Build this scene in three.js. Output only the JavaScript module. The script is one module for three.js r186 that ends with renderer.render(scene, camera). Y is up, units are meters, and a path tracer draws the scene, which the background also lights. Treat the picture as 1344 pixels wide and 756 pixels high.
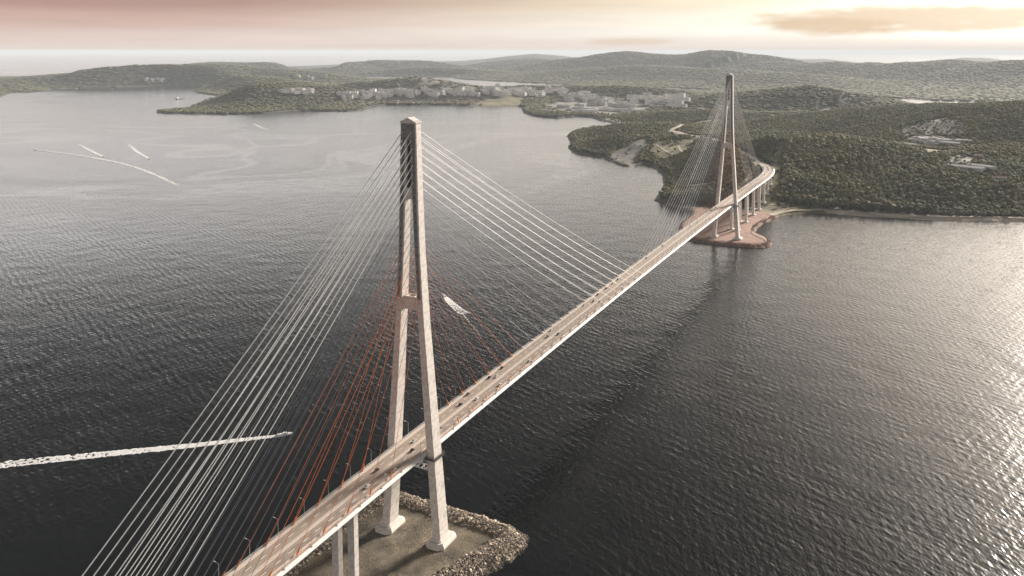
import * as THREE from 'three';
import { mergeGeometries, mergeVertices } from 'three/addons/utils/BufferGeometryUtils.js';

// ---------------------------------------------------------------- camera, sky, sun, exposure
const scene = new THREE.Scene();
const EXPOSURE = 2.0;
const EYE = new THREE.Vector3(-500.48, 369.31, 330.87), HEADING = -0.4613, PITCH = -0.0909, FOCAL = 1081.7, MIDX = 672, MIDY = 165.4;
const FULL_H = 2 * (756 - MIDY);
const camera = new THREE.PerspectiveCamera(2 * Math.atan(FULL_H / 2 / FOCAL) * 180 / Math.PI, 1344 / FULL_H, 1, 200000);
camera.position.copy(EYE);
camera.lookAt(EYE.x + Math.cos(PITCH) * Math.cos(HEADING), EYE.y + Math.sin(PITCH), EYE.z + Math.cos(PITCH) * Math.sin(HEADING));
camera.setViewOffset(1344, FULL_H, 0, FULL_H - 756, 1344, 756);
camera.updateProjectionMatrix();

const SUN_AZ = HEADING + 42 * Math.PI / 180, SUN_EL = 18 * Math.PI / 180;
const SUN = new THREE.Vector3(Math.cos(SUN_EL) * Math.cos(SUN_AZ), Math.sin(SUN_EL), Math.cos(SUN_EL) * Math.sin(SUN_AZ));

// ---------------------------------------------------------------- random numbers and noise
function rng(seed) { let a = seed >>> 0; return () => { a = (a + 0x6D2B79F5) | 0; let t = Math.imul(a ^ (a >>> 15), 1 | a); t = (t + Math.imul(t ^ (t >>> 7), 61 | t)) ^ t; return ((t ^ (t >>> 14)) >>> 0) / 4294967296; }; }
const PERM = new Uint8Array(512), GX = new Float32Array(256), GY = new Float32Array(256);
{ const r = rng(7), p = [...Array(256).keys()]; for (let i = 255; i > 0; i--) { const j = Math.floor(r() * (i + 1)); [p[i], p[j]] = [p[j], p[i]]; } for (let i = 0; i < 512; i++) PERM[i] = p[i & 255]; for (let i = 0; i < 256; i++) { const a = r() * 6.2832; GX[i] = Math.cos(a); GY[i] = Math.sin(a); } }
function noise(x, y) {
  const xi = Math.floor(x), yi = Math.floor(y), fx = x - xi, fy = y - yi, u = fx * fx * fx * (fx * (fx * 6 - 15) + 10), v = fy * fy * fy * (fy * (fy * 6 - 15) + 10);
  const g = (i, j, dx, dy) => { const h = PERM[PERM[(xi + i) & 255] + ((yi + j) & 255)]; return GX[h] * dx + GY[h] * dy; };
  const a = g(0, 0, fx, fy), b = g(1, 0, fx - 1, fy), c = g(0, 1, fx, fy - 1), d = g(1, 1, fx - 1, fy - 1);
  return 1.4 * (a + (b - a) * u + (c - a + (a - b - c + d) * u) * v);
}
const fbm = (x, y, n = 4) => { let s = 0, a = 0.5; for (let i = 0; i < n; i++) { s += a * noise(x, y); x = x * 2.03 + 17.1; y = y * 2.03 - 9.7; a *= 0.5; } return s; };
const clamp = (x, a = 0, b = 1) => Math.min(b, Math.max(a, x));
const smooth = (a, b, x) => { const t = clamp((x - a) / (b - a)); return t * t * (3 - 2 * t); };
const mix = (a, b, t) => a + (b - a) * t;
const lin = (c) => { c /= 255; return c <= 0.04045 ? c / 12.92 : ((c + 0.055) / 1.055) ** 2.4; };
const rgbLin = (r, g, b) => [lin(r), lin(g), lin(b)];

// ---------------------------------------------------------------- sky
{
  const W = 2048, H = 2048, data = new Float32Array(W * H * 4);
  // colour with height above the horizon (degrees), away from the sun and towards it
  const keysL = [[0, 226, 209, 201], [0.8, 228, 208, 199], [2.0, 208, 177, 165], [3.4, 168, 132, 123], [4.8, 226, 204, 196], [6.5, 344, 337, 333], [9.5, 328, 324, 322], [12.5, 232, 229, 227], [16, 146, 146, 147], [22, 84, 86, 89], [34, 62, 66, 71], [90, 62, 66, 71]];
  const keysR = [[0, 233, 221, 211], [0.5, 243, 231, 219], [1.3, 255, 252, 240], [2.0, 255, 249, 232], [3.4, 252, 236, 208], [4.6, 280, 266, 244], [6.5, 326, 314, 298], [9.5, 322, 308, 292], [12.5, 262, 250, 236], [16, 186, 178, 170], [22, 104, 102, 101], [34, 65, 68, 72], [90, 62, 66, 71]];
  const at = (k, e, o) => { let i = 0; while (i < k.length - 2 && e > k[i + 1][0]) i++; const t = smooth(0, 1, (e - k[i][0]) / (k[i + 1][0] - k[i][0])); for (let c = 0; c < 3; c++) o[c] = mix(lin(k[i][c + 1]), lin(k[i + 1][c + 1]), t); };
  const L = [0, 0, 0], R = [0, 0, 0], below = rgbLin(205, 192, 185);
  for (let j = 0; j < H; j++) {
    const el = ((j + 0.5) / H - 0.5) * 180, e = Math.max(0, el);
    if (el >= 0) { at(keysL, e, L); at(keysR, e, R); }
    for (let i = 0; i < W; i++) {
      const o = (j * W + i) * 4;
      if (el < 0) { for (let c = 0; c < 3; c++) data[o + c] = below[c] / EXPOSURE; data[o + 3] = 1; continue; }
      const az = ((i + 0.5) / W - 0.5) * 2 * Math.PI;
      let d = az - HEADING; d = Math.atan2(Math.sin(d), Math.cos(d)) * 180 / Math.PI;             // degrees right of the view's heading
      const sx = Math.cos(el * Math.PI / 180) * Math.cos(az), sy = Math.sin(el * Math.PI / 180), sz = Math.cos(el * Math.PI / 180) * Math.sin(az);
      const toSun = Math.acos(clamp(sx * SUN.x + sy * SUN.y + sz * SUN.z, -1, 1)) * 180 / Math.PI;
      let ds = Math.abs(d - 42); if (ds > 180) ds = 360 - ds;
      const w = 1 - smooth(18, 72, ds);
      const glow = 4.2 * Math.exp(-((toSun / 15) ** 2)) + 0.4 * Math.exp(-((toSun / 27) ** 2));
      const haze = smooth(-0.1, 2.0, e); let cl = 0, tone = 0;
      if (e < 45) {
        // long streaks of cloud, thicker towards the upper left
        const sU = (d + 200) / 7, sV = e * 1.15;
        const n = fbm(sU * 0.55, sV * 1.2 + 3.1, 4), n2 = fbm(sU * 1.6 + 40, sV * 2.6, 4);
        tone = (0.10 * n + 0.05 * n2) * smooth(0.1, 0.9, e);
        // the bank of cloud to the right, and a small one in the middle
        const f = (cx, cy, rx, ry) => ((d - cx) / rx) ** 2 + ((e - cy) / ry) ** 2;
        const wob = 0.9 * fbm(d * 0.35 + 9, e * 1.9, 4) + 0.45 * fbm(d * 1.3, e * 5 + 5, 3);
        const b1 = smooth(1.35, 0.25, f(27, 2.0, 11.5, 0.85) + wob), b2 = smooth(1.3, 0.3, f(21, 1.5, 4.2, 0.6) + wob), b3 = smooth(1.2, 0.2, f(8.0, 0.6, 3.2, 0.3) + wob) * 0.8, b4 = smooth(1.3, 0.2, f(-8, 0.3, 6, 0.2) + wob) * 0.35;
        const b5 = smooth(1.2, 0.1, f(40, 4.5, 12, 1.2) + wob);
        cl = clamp(0.72 * b1 + 0.5 * b2 + 0.55 * b3 + b4 + 0.5 * b5) * 0.8 * smooth(0.12, 0.5, e);
      }
      for (let c = 0; c < 3; c++) {
        let v = mix(L[c], R[c], w) * (1 + tone);
        v += glow * haze * [1, 0.87, 0.73][c];
        const cloud = [mix(0.60, 0.78, w), mix(0.50, 0.60, w), mix(0.47, 0.42, w)][c];
        if (cl > 0) v = mix(v, Math.min(v, cloud * (1 + glow * 0.12)), 1 - (1 - cl) ** 2);
        data[o + c] = Math.max(0.01, v) / EXPOSURE;
      }
      data[o + 3] = 1;
    }
  }
  const t = new THREE.DataTexture(data, W, H, THREE.RGBAFormat, THREE.FloatType);
  t.mapping = THREE.EquirectangularReflectionMapping; t.magFilter = t.minFilter = THREE.LinearFilter; t.needsUpdate = true;
  scene.background = t; scene.environment = t;
}
const sun = new THREE.DirectionalLight(new THREE.Color().setRGB(1, 0.91, 0.81), 5);
sun.position.copy(SUN).multiplyScalar(3000).add(new THREE.Vector3(600, 0, 0)); sun.target.position.set(600, 0, 0);
sun.castShadow = true; sun.shadow.radius = 20; sun.shadow.mapSize.set(4096, 4096);
Object.assign(sun.shadow.camera, { left: -2200, right: 2200, top: 1500, bottom: -1500, near: 10, far: 8000 });
scene.add(sun, sun.target);
scene.fog = new THREE.FogExp2(new THREE.Color(0.84, 0.92, 1.0), 0.000027);
const renderer = new THREE.WebGLRenderer({ antialias: true });
renderer.toneMapping = THREE.LinearToneMapping; renderer.toneMappingExposure = EXPOSURE; renderer.shadowMap.enabled = true;

// ---------------------------------------------------------------- helpers
const V = (x, y, z) => new THREE.Vector3(x, y, z);
const FW = V(Math.cos(PITCH) * Math.cos(HEADING), Math.sin(PITCH), Math.cos(PITCH) * Math.sin(HEADING)), RT = V(-Math.sin(HEADING), 0, Math.cos(HEADING)), UPV = V(0, 0, 0).crossVectors(RT, FW);
const ray = (x, y) => FW.clone().addScaledVector(RT, (x - MIDX) / FOCAL).addScaledVector(UPV, (MIDY - y) / FOCAL);
const ground = (x, y, h = 0) => { const d = ray(x, y); return EYE.clone().addScaledVector(d, (h - EYE.y) / d.y); };   // where a picture point meets the level h
const atRange = (x, y, range) => { const d = ray(x, y), k = range / Math.hypot(d.x, d.z); return EYE.clone().addScaledVector(d, k); };
const used = new Map();
function numbered(n) { const k = used.get(n) ?? 0; used.set(n, k + 1); return k ? `${n}_${String(k).padStart(3, '0')}` : n; }
function tag(o, label, category, group, kind) { o.userData.label = label; if (category) o.userData.category = category; if (group) o.userData.group = group; if (kind) o.userData.kind = kind; return o; }
function thing(name, label, category, [x, y, z] = [0, 0, 0], group) { const o = new THREE.Group(); o.name = numbered(name); o.position.set(x, y, z); scene.add(o); return tag(o, label, category, group); }
function mesh(name, g, m, parent) { const o = new THREE.Mesh(g, m); o.castShadow = o.receiveShadow = true; o.name = parent ? name : numbered(name); (parent ?? scene).add(o); return o; }
function structure(name, g, m, label) { const o = mesh(name, g, m); o.userData.kind = 'structure'; if (label) o.userData.label = label; return o; }
function dup(root, name, [x, y, z], turn = 0) { const r = root.clone(); r.userData = { ...root.userData }; r.name = numbered(name); r.position.set(x, y, z); r.rotation.y = turn; scene.add(r); return r; }
const box = (w, h, d, x = 0, y = 0, z = 0) => new THREE.BoxGeometry(w, h, d).translate(x, y, z);
const strip = (g) => { const q = g.index ? g.toNonIndexed() : g; for (const k of Object.keys(q.attributes)) if (!['position', 'normal', 'uv'].includes(k)) q.deleteAttribute(k); return q; };
const merge = (list) => mergeGeometries(list.map(strip));
function bar(a, b, r, n = 6) { const d = b.clone().sub(a), g = new THREE.CylinderGeometry(r, r, d.length(), n, 1); g.applyQuaternion(new THREE.Quaternion().setFromUnitVectors(V(0, 1, 0), d.clone().normalize())); const c = a.clone().add(b).multiplyScalar(0.5); return g.translate(c.x, c.y, c.z); }
function fromQuads(quads) {          // each quad: four corner Vector3, counter-clockwise from outside
  const p = [], uv = [];
  for (const [a, b, c, d] of quads) for (const [q, u, v] of [[a, 0, 0], [b, 1, 0], [c, 1, 1], [a, 0, 0], [c, 1, 1], [d, 0, 1]]) { p.push(q.x, q.y, q.z); const w = a.distanceTo(b), h = b.distanceTo(c); uv.push(u * w, v * h); }
  const g = new THREE.BufferGeometry(); g.setAttribute('position', new THREE.Float32BufferAttribute(p, 3)); g.setAttribute('uv', new THREE.Float32BufferAttribute(uv, 2)); g.computeVertexNormals(); return g;
}
function loft(sections) {            // closed rings of equal length, bottom to top, capped
  const q = [], n = sections[0].length;
  for (let k = 0; k + 1 < sections.length; k++) for (let i = 0; i < n; i++) { const j = (i + 1) % n; q.push([sections[k][i], sections[k][j], sections[k + 1][j], sections[k + 1][i]]); }
  const caps = [];
  for (const [s, flip] of [[sections[0], true], [sections[sections.length - 1], false]]) { const c = s.reduce((a, b) => a.clone().add(b), V(0, 0, 0)).multiplyScalar(1 / n); for (let i = 0; i < n; i++) { const j = (i + 1) % n; caps.push(flip ? [s[j], s[i], c, c] : [s[i], s[j], c, c]); } }
  return fromQuads([...q, ...caps]);
}
// an eight-cornered ring round (cx, y, cz) with sizes w (x) and d (z), ordered counter-clockwise seen from above reversed so that faces look out
function ring(cx, y, cz, w, d, ch) {
  const a = w / 2, b = d / 2;
  return [[-a + ch, b], [a - ch, b], [a, b - ch], [a, -b + ch], [a - ch, -b], [-a + ch, -b], [-a, -b + ch], [-a, b - ch]].map(([x, z]) => V(cx + x, y, cz + z));
}
function texture(size, f, srgb = true) {
  const d = new Uint8Array(size * size * 4);
  for (let j = 0; j < size; j++) for (let i = 0; i < size; i++) { const c = f(i / size, j / size), o = (j * size + i) * 4; if (typeof c === 'number') { d[o] = d[o + 1] = d[o + 2] = clamp(c) * 255; } else { d[o] = clamp(c[0]) * 255; d[o + 1] = clamp(c[1]) * 255; d[o + 2] = clamp(c[2]) * 255; } d[o + 3] = 255; }
  const t = new THREE.DataTexture(d, size, size); t.wrapS = t.wrapT = THREE.RepeatWrapping; t.magFilter = THREE.LinearFilter; t.minFilter = THREE.LinearMipmapLinearFilter; if (srgb) t.colorSpace = THREE.SRGBColorSpace; t.needsUpdate = true; return t;
}
function tiled(t, metres, turn = 0) { const c = t.clone(); c.repeat.set(1 / metres, 1 / metres); c.rotation = turn; c.needsUpdate = true; return c; }
// noise that repeats with period 1 in both directions
function pnoise(u, v, cells, seed) {
  const x = u * cells, y = v * cells, xi = Math.floor(x), yi = Math.floor(y), fx = x - xi, fy = y - yi, a = fx * fx * (3 - 2 * fx), b = fy * fy * (3 - 2 * fy);
  const g = (i, j) => PERM[PERM[(((xi + i) % cells) + cells) % cells & 255] + ((((yi + j) % cells) + cells + seed * 37) % cells & 255) + seed & 511] / 255;
  return mix(mix(g(0, 0), g(1, 0), a), mix(g(0, 1), g(1, 1), a), b);
}
const pf = (u, v, c, s, n = 4) => { let t = 0, a = 0.5, q = 0; for (let i = 0; i < n; i++) { t += a * pnoise(u, v, c, s + i); q += a; a *= 0.5; c *= 2; } return t / q; };

// ---------------------------------------------------------------- materials
const grainTex = texture(256, (u, v) => { const n = 0.80 + 0.20 * pf(u, v, 6, 3, 5); return [n, n * 0.99, n * 0.97]; });
const concreteTex = texture(512, (u, v) => { // 20 m: pour lifts and stains
  const lift = Math.floor(v * 5), streak = pnoise(u, 0.3, 64, 5) * 0.5 + 0.5 * pnoise(u, v * 0.12, 128, 6);
  let n = 0.90 + 0.14 * (pf(u, v, 5, 9, 5) - 0.5) * 2 - 0.20 * streak * pf(u, v, 4, 12, 3); n += 0.09 * (PERM[lift * 13 + 5] / 255 - 0.5); if (Math.abs(v * 5 - lift - 0.5) > 0.48) n *= 0.8;
  return [n, n * 0.985, n * 0.965]; });
const std = (r, g, b, rough = 0.85, extra = {}) => { const m = new THREE.MeshStandardMaterial({ roughness: rough, ...extra }); m.color.setRGB(r, g, b); return m; };
const M = {
  concrete: std(0.86, 0.82, 0.785, 0.8, { map: tiled(concreteTex, 20) }),
  paintedShade: std(0.30, 0.30, 0.295, 0.75, { map: tiled(concreteTex, 12) }),  // dark tone that paints shade onto the upper pylon faces
  core: std(0.05, 0.05, 0.055, 0.6),
  pedestal: std(0.86, 0.81, 0.77, 0.85, { map: tiled(concreteTex, 14) }),
  girder: std(0.84, 0.86, 0.88, 0.55, { map: tiled(grainTex, 9) }),
  kerb: std(0.70, 0.63, 0.58, 0.85, { map: tiled(grainTex, 7) }),
  asphalt: std(0.43, 0.36, 0.315, 0.85, { map: tiled(texture(512, (u, v) => { const t = Math.abs(((v * 26) % 2.25) / 2.25 - 0.5) * 2, n = 0.80 + 0.10 * pf(u, v, 8, 21, 5) + 0.05 * pnoise(u, v, 96, 8) + 0.07 * t - (pnoise(u, v, 5, 44) > 0.8 ? 0.05 : 0); return [n, n * 0.98, n * 0.95]; }), 26) }),
  paint: std(0.82, 0.76, 0.70, 0.7),
  steel: std(0.42, 0.42, 0.42, 0.5, { metalness: 0.3 }),
  darkSteel: std(0.06, 0.06, 0.065, 0.6),
  lampHead: std(0.75, 0.75, 0.75, 0.5),
  white: std(0.82, 0.80, 0.78, 0.45), blue: std(0.14, 0.15, 0.17, 0.5), red: std(0.80, 0.19, 0.03, 0.5), orange: std(0.80, 0.22, 0.02, 0.5),
  gravel: std(0.34, 0.285, 0.215, 0.95, { map: tiled(texture(1024, (u, v) => { const n = 0.36 + 0.55 * pf(u, v, 7, 31, 3) + 0.5 * (pnoise(u, v, 128, 33) - 0.5) * pf(u, v, 5, 37, 3) * 1.6; return [n, n * 0.985, n * (0.9 + 0.08 * pnoise(u, v, 9, 35))]; }), 90) }),
  rock: std(0.52, 0.45, 0.38, 0.95), redRock: std(0.33, 0.20, 0.15, 0.95),
  redGravel: std(0.36, 0.215, 0.165, 0.95, { map: tiled(texture(256, (u, v) => 0.7 + 0.3 * pf(u, v, 8, 41, 5)), 70) }),
  foliage: std(0.120, 0.116, 0.050, 0.95), trunk: std(0.09, 0.07, 0.05, 0.95),
  wall: std(0.88, 0.84, 0.81, 0.85), wallGrey: std(0.62, 0.60, 0.58, 0.85), roof: std(0.30, 0.29, 0.285, 0.9), glassBand: std(0.05, 0.055, 0.06, 0.25), roofRed: std(0.35, 0.16, 0.12, 0.9),
  foam: std(0.85, 0.85, 0.84, 0.9), hullWhite: std(0.8, 0.8, 0.8, 0.35), hullDark: std(0.06, 0.05, 0.05, 0.5), deckRed: std(0.22, 0.11, 0.08, 0.7),
  glass: new THREE.MeshPhysicalMaterial({ color: 0x0b0d10, roughness: 0.08 }), tyre: std(0.02, 0.02, 0.02, 0.9), chrome: std(0.6, 0.6, 0.6, 0.3, { metalness: 0.9 }), lampRed: std(0.5, 0.03, 0.02, 0.4), lampClear: std(0.8, 0.8, 0.75, 0.2),
};

// ---------------------------------------------------------------- the land: coasts traced from the photograph onto sea level
const P = (list, h = 0) => list.map(([x, y]) => { const p = ground(x, y, h); return [p.x, p.z]; });
const COAST_NEAR = P([[1500, 297], [1344, 291], [1280, 290.5], [1200, 288], [1150, 285], [1100, 281.5], [1060, 280], [1035, 282], [1019, 285]]).concat(
  [[1330, 46], [1305, 38], [1250, 33], [1196, 38], [1172, 58], [1150, 74], [1128, 82], [1100, 85], [1078, 76], [1066, 60], [1061, 30], [1060, -20], [1066, -55], [1086, -76], [1130, -100], [1200, -118], [1304, -124], [1366, -135]],
  P([[893, 276], [880, 271], [868, 266], [858, 263], [861, 258], [870, 248], [872, 241], [869, 238], [870, 232], [866, 226], [857, 219], [845, 215], [835, 215.5], [826, 219], [816, 218], [806, 215], [800, 210], [786, 205.5], [770, 203], [756, 201], [747, 196], [746, 191], [753, 187], [746, 183], [744.5, 178], [750, 174], [762, 171], [776, 169], [800, 167.6], [815, 167.6], [828, 168.5], [830, 165], [812, 163], [796, 160], [774, 153.8], [760, 152.6], [745, 153.5], [733, 154.8], [715, 154], [697, 151.5], [685, 147.5], [683, 143.5], [688, 141], [682, 140.2], [640, 139.3], [600, 138.6], [540, 137.8], [500, 138], [483, 140], [480, 143.5], [467, 145.8], [440, 146.5], [412, 146], [385, 145.2], [360, 147.5], [334, 149.3], [300, 150.4], [270, 150.3], [249, 149.8], [225, 149.2], [204, 148.2], [202, 147], [222, 144.5], [244, 143], [260, 136], [276, 129.2], [293, 126.6], [278, 125.6], [262, 122.6], [254, 120.7], [259, 117], [268, 113.6], [240, 112.8], [203, 113.2], [170, 114.2], [135, 115.2], [97, 116.2], [67, 117], [66, 119.6], [38, 121.4], [12, 122], [8, 124.8], [0, 126], [-60, 128], [-160, 128], [-300, 112], [-260, 104], [-60, 101.6], [30, 100.9], [62, 99.8], [90, 97.5], [160, 96]]),
  [[26000, -16000], [27000, 14000], [9000, 12000], [2600, 2600]]);
const LAKES = [P([[375, 94.8], [397, 94.3], [427, 94.2], [423, 97], [401, 99.6], [397, 97.2], [376, 96]]), P([[470, 100.8], [560, 100.2], [594, 100.3], [598, 103.8], [640, 106.4], [700, 109.3], [747, 111.8], [742, 113.2], [712, 115.2], [680, 113.6], [640, 115.8], [613, 110.8], [585, 106], [550, 104], [470, 104]]), P([[850, 117.4], [870, 116.2], [888, 115.8], [905, 116.6], [932, 118.4], [928, 119.8], [901, 118.3], [880, 117.6], [862, 118.4]]), P([[1137, 128.4], [1164, 129], [1200, 131], [1230, 132.8], [1300, 133.6], [1290, 136], [1256, 138.4], [1184, 138.6], [1153, 133]]),
  P([[-80, 104], [20, 103.4], [64, 103.8], [36, 105], [-80, 105.2]]), P([[-120, 107], [10, 106.3], [66, 105.8], [58, 107.6], [40, 109], [0, 110.2], [-120, 111]])];
function segs(poly) { const s = []; for (let i = 0; i < poly.length; i++) { const a = poly[i], b = poly[(i + 1) % poly.length]; s.push([a[0], a[1], b[0] - a[0], b[1] - a[1], 1 / Math.max(1e-9, (b[0] - a[0]) ** 2 + (b[1] - a[1]) ** 2)]); } return s; }
function signed(S, x, z) { let best = 1e18, inside = false; for (const [ax, az, dx, dz, k] of S) { const px = x - ax, pz = z - az, t = clamp((px * dx + pz * dz) * k), ex = px - dx * t, ez = pz - dz * t, d = ex * ex + ez * ez; if (d < best) best = d; if ((az > z) !== (az + dz > z) && x < ax + dx * (z - az) / dz) inside = !inside; } return (inside ? 1 : -1) * Math.sqrt(best); }
const SC = segs(COAST_NEAR), SL = LAKES.map(segs), BOX = LAKES.map((l) => [Math.min(...l.map((p) => p[0])) - 400, Math.max(...l.map((p) => p[0])) + 400, Math.min(...l.map((p) => p[1])) - 400, Math.max(...l.map((p) => p[1])) + 400]);
function shore(x, z) { let d = signed(SC, x, z); if (d > 0) SL.forEach((s, i) => { const b = BOX[i]; if (x > b[0] && x < b[1] && z > b[2] && z < b[3]) d = Math.min(d, -signed(s, x, z)); }); const r = Math.hypot(x - EYE.x, z - EYE.z); return d + Math.min(14, r * 0.0022) * noise(x / 42, z / 42) * smooth(1200, 1500, x + Math.abs(z)); }

// the bridge's line: straight over the water, then bending away to the left and on as a road
const deckY = (u) => 74 + 0.0115 * u - 1.04e-5 * u * u;
const bendPts = [[1480, 0], [1540, -1], [1620, -6], [1690, -16], [1760, -36], [1840, -64], [1925, -96], [2010, -130], [2085, -163], [2160, -198], [2270, -243], [2375, -286], [2450, -345], [2520, -430], [2650, -520]].map(([x, z]) => V(x, 0, z));
const bend = new THREE.CatmullRomCurve3(bendPts, false, 'centripetal');
const PATH = [];
for (let u = -420; u < 1480; u += 12) PATH.push(V(u, deckY(u), 0));
{ const n = 130; for (let i = 0; i <= n; i++) { const p = bend.getPointAt(i / n); p.y = p.x < 1600 ? deckY(p.x) : mix(deckY(1600), 57, smooth(1500, 2350, p.x)) - 0; PATH.push(p); } }
for (let k = 0; k < 12; k++) for (let i = 1; i + 1 < PATH.length; i++) if (PATH[i].x > 1300) PATH[i].y = (PATH[i - 1].y + PATH[i].y * 2 + PATH[i + 1].y) / 4;
const BRIDGE_END = PATH.findIndex((p) => p.x > 1735);
function nearRoad(x, z) { let best = 1e9, h = 0, side = 0; if (x < 1150) return [1e9, 0, 0]; for (let i = BRIDGE_END - 30; i < PATH.length; i++) { const p = PATH[i], d = (p.x - x) ** 2 + (p.z - z) ** 2; if (d < best) { best = d; h = p.y; side = z - p.z; } } return [Math.sqrt(best), h, side]; }

// hills seen from the side as skylines: picture points with a distance in metres
const RIDGES = [
  { w: 1500, p: [[560, 84, 21000], [640, 77.5, 21000], [668, 74, 21000], [700, 71, 21000], [730, 73, 21000], [770, 77, 21000]] },
  { w: 1500, p: [[940, 72, 20000], [1000, 75.5, 20000], [1022, 75, 20000], [1050, 78, 20000], [1082, 77.6, 20000], [1112, 81, 20000], [1140, 84, 20000], [1200, 85, 20000], [1242, 79.5, 20000], [1262, 76, 20000], [1300, 76.4, 20000], [1328, 81, 20000], [1380, 80, 20000], [1460, 79, 20000]] },
  { w: 1300, p: [[585, 90, 15500], [610, 87, 15500], [640, 82.5, 15500], [665, 79.5, 15500], [690, 77.5, 15500], [715, 79.5, 15000], [745, 80.5, 14500], [770, 76, 14000], [795, 72, 13800], [822, 68, 13500], [850, 71, 13300], [880, 73.5, 13000], [900, 72.5, 13000], [930, 67, 13000], [960, 68, 13000], [985, 72.5, 13000], [1020, 81.5, 12500], [1060, 84, 12500], [1100, 82, 12300], [1128, 85, 12300], [1147, 83, 12200], [1170, 86, 12200], [1200, 82.5, 12000], [1250, 79.5, 12000], [1290, 83.5, 11800], [1320, 83, 11800], [1344, 80.5, 11500], [1420, 78, 11500], [1500, 82, 11000]] },
  { w: 900, p: [[560, 90, 12500], [700, 96, 12200], [760, 92, 11500], [840, 86, 11000], [900, 90, 10800], [960, 92, 10500], [1010, 96, 10000]] },
  { w: 1000, p: [[286, 82.5, 14500], [318, 83, 14500], [340, 82.8, 14500], [365, 81, 14200], [390, 78.8, 14000], [412, 80.6, 14000], [436, 83, 14000], [470, 82, 14500], [493, 80, 14500], [530, 80.3, 14500], [555, 80.2, 14500], [580, 84.5, 14800], [600, 88, 15000]] },
  { w: 700, p: [[60, 100.4, 10600], [100, 97.4, 10200], [135, 92, 10000], [150, 89, 9800], [175, 87.2, 9800], [200, 86.2, 9800], [235, 86, 9900], [262, 85, 10000], [300, 86.5, 10200], [340, 90, 10200], [380, 93, 10000]] },
  { w: 420, p: [[70, 103.5, 9300], [110, 100.5, 9000], [160, 99, 8900], [220, 98.5, 8800], [290, 98, 8600], [330, 99.5, 8400], [365, 104, 8000], [400, 108, 7800]] },
  { w: 350, p: [[275, 116, 6300], [300, 111.5, 6100], [340, 108.6, 6000], [380, 109, 6100], [420, 112, 6200]] },
  { w: 210, p: [[240, 143, 4330], [262, 136, 4350], [290, 128.5, 4450], [320, 126, 4550], [380, 124.5, 4600], [430, 124, 4550], [460, 127, 4450]] },
  { w: 360, p: [[440, 112, 6900], [475, 108, 6800], [505, 104.5, 6700], [528, 102.2, 6600], [548, 101.6, 6600], [566, 104, 6600], [585, 108, 6500], [620, 113, 6400]] },
  { w: 260, p: [[655, 113.5, 7200], [700, 112.5, 7200], [750, 113.2, 6800], [790, 112.2, 6600], [840, 114.5, 6400], [880, 119, 6200]] },
  { w: 420, p: [[905, 126, 5800], [960, 122, 5600], [1010, 118, 5500], [1040, 114, 5400], [1066, 112, 5300], [1090, 116, 5300], [1120, 124, 5300], [1150, 133, 5200]] },
  { w: 600, p: [[1120, 150, 4300], [1165, 139.5, 4000], [1200, 138.4, 3900], [1260, 137.2, 3800], [1300, 135, 3700], [1344, 133, 3600], [1450, 130, 3500]] },
].map((r) => ({ w: r.w, low: r.p[0][2] < 9500 ? 14 : 2, s: r.p.map(([x, y, d]) => atRange(x, y, d)) }));
const HILLS = [[1060, 190, 92, 520, 330], [1150, 205, 70, 380, 260], [1250, 225, 52, 420, 260], [1340, 205, 66, 420, 300], [985, 178, 58, 380, 300], [800, 183, 34, 330, 140], [860, 168, 40, 420, 260], [925, 150, 46, 420, 320], [925, 205, 40, 260, 190], [955, 225, 46, 190, 120], [1030, 235, 40, 260, 150], [900, 232, 34, 170, 110], [715, 146, 26, 160, 70], [560, 126, 34, 500, 200]].map(([x, y, h, a, b]) => { const p = ground(x, y, h); return [p.x, p.z, h, a, b]; });
const cosH = Math.cos(HEADING), sinH = Math.sin(HEADING);
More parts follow.
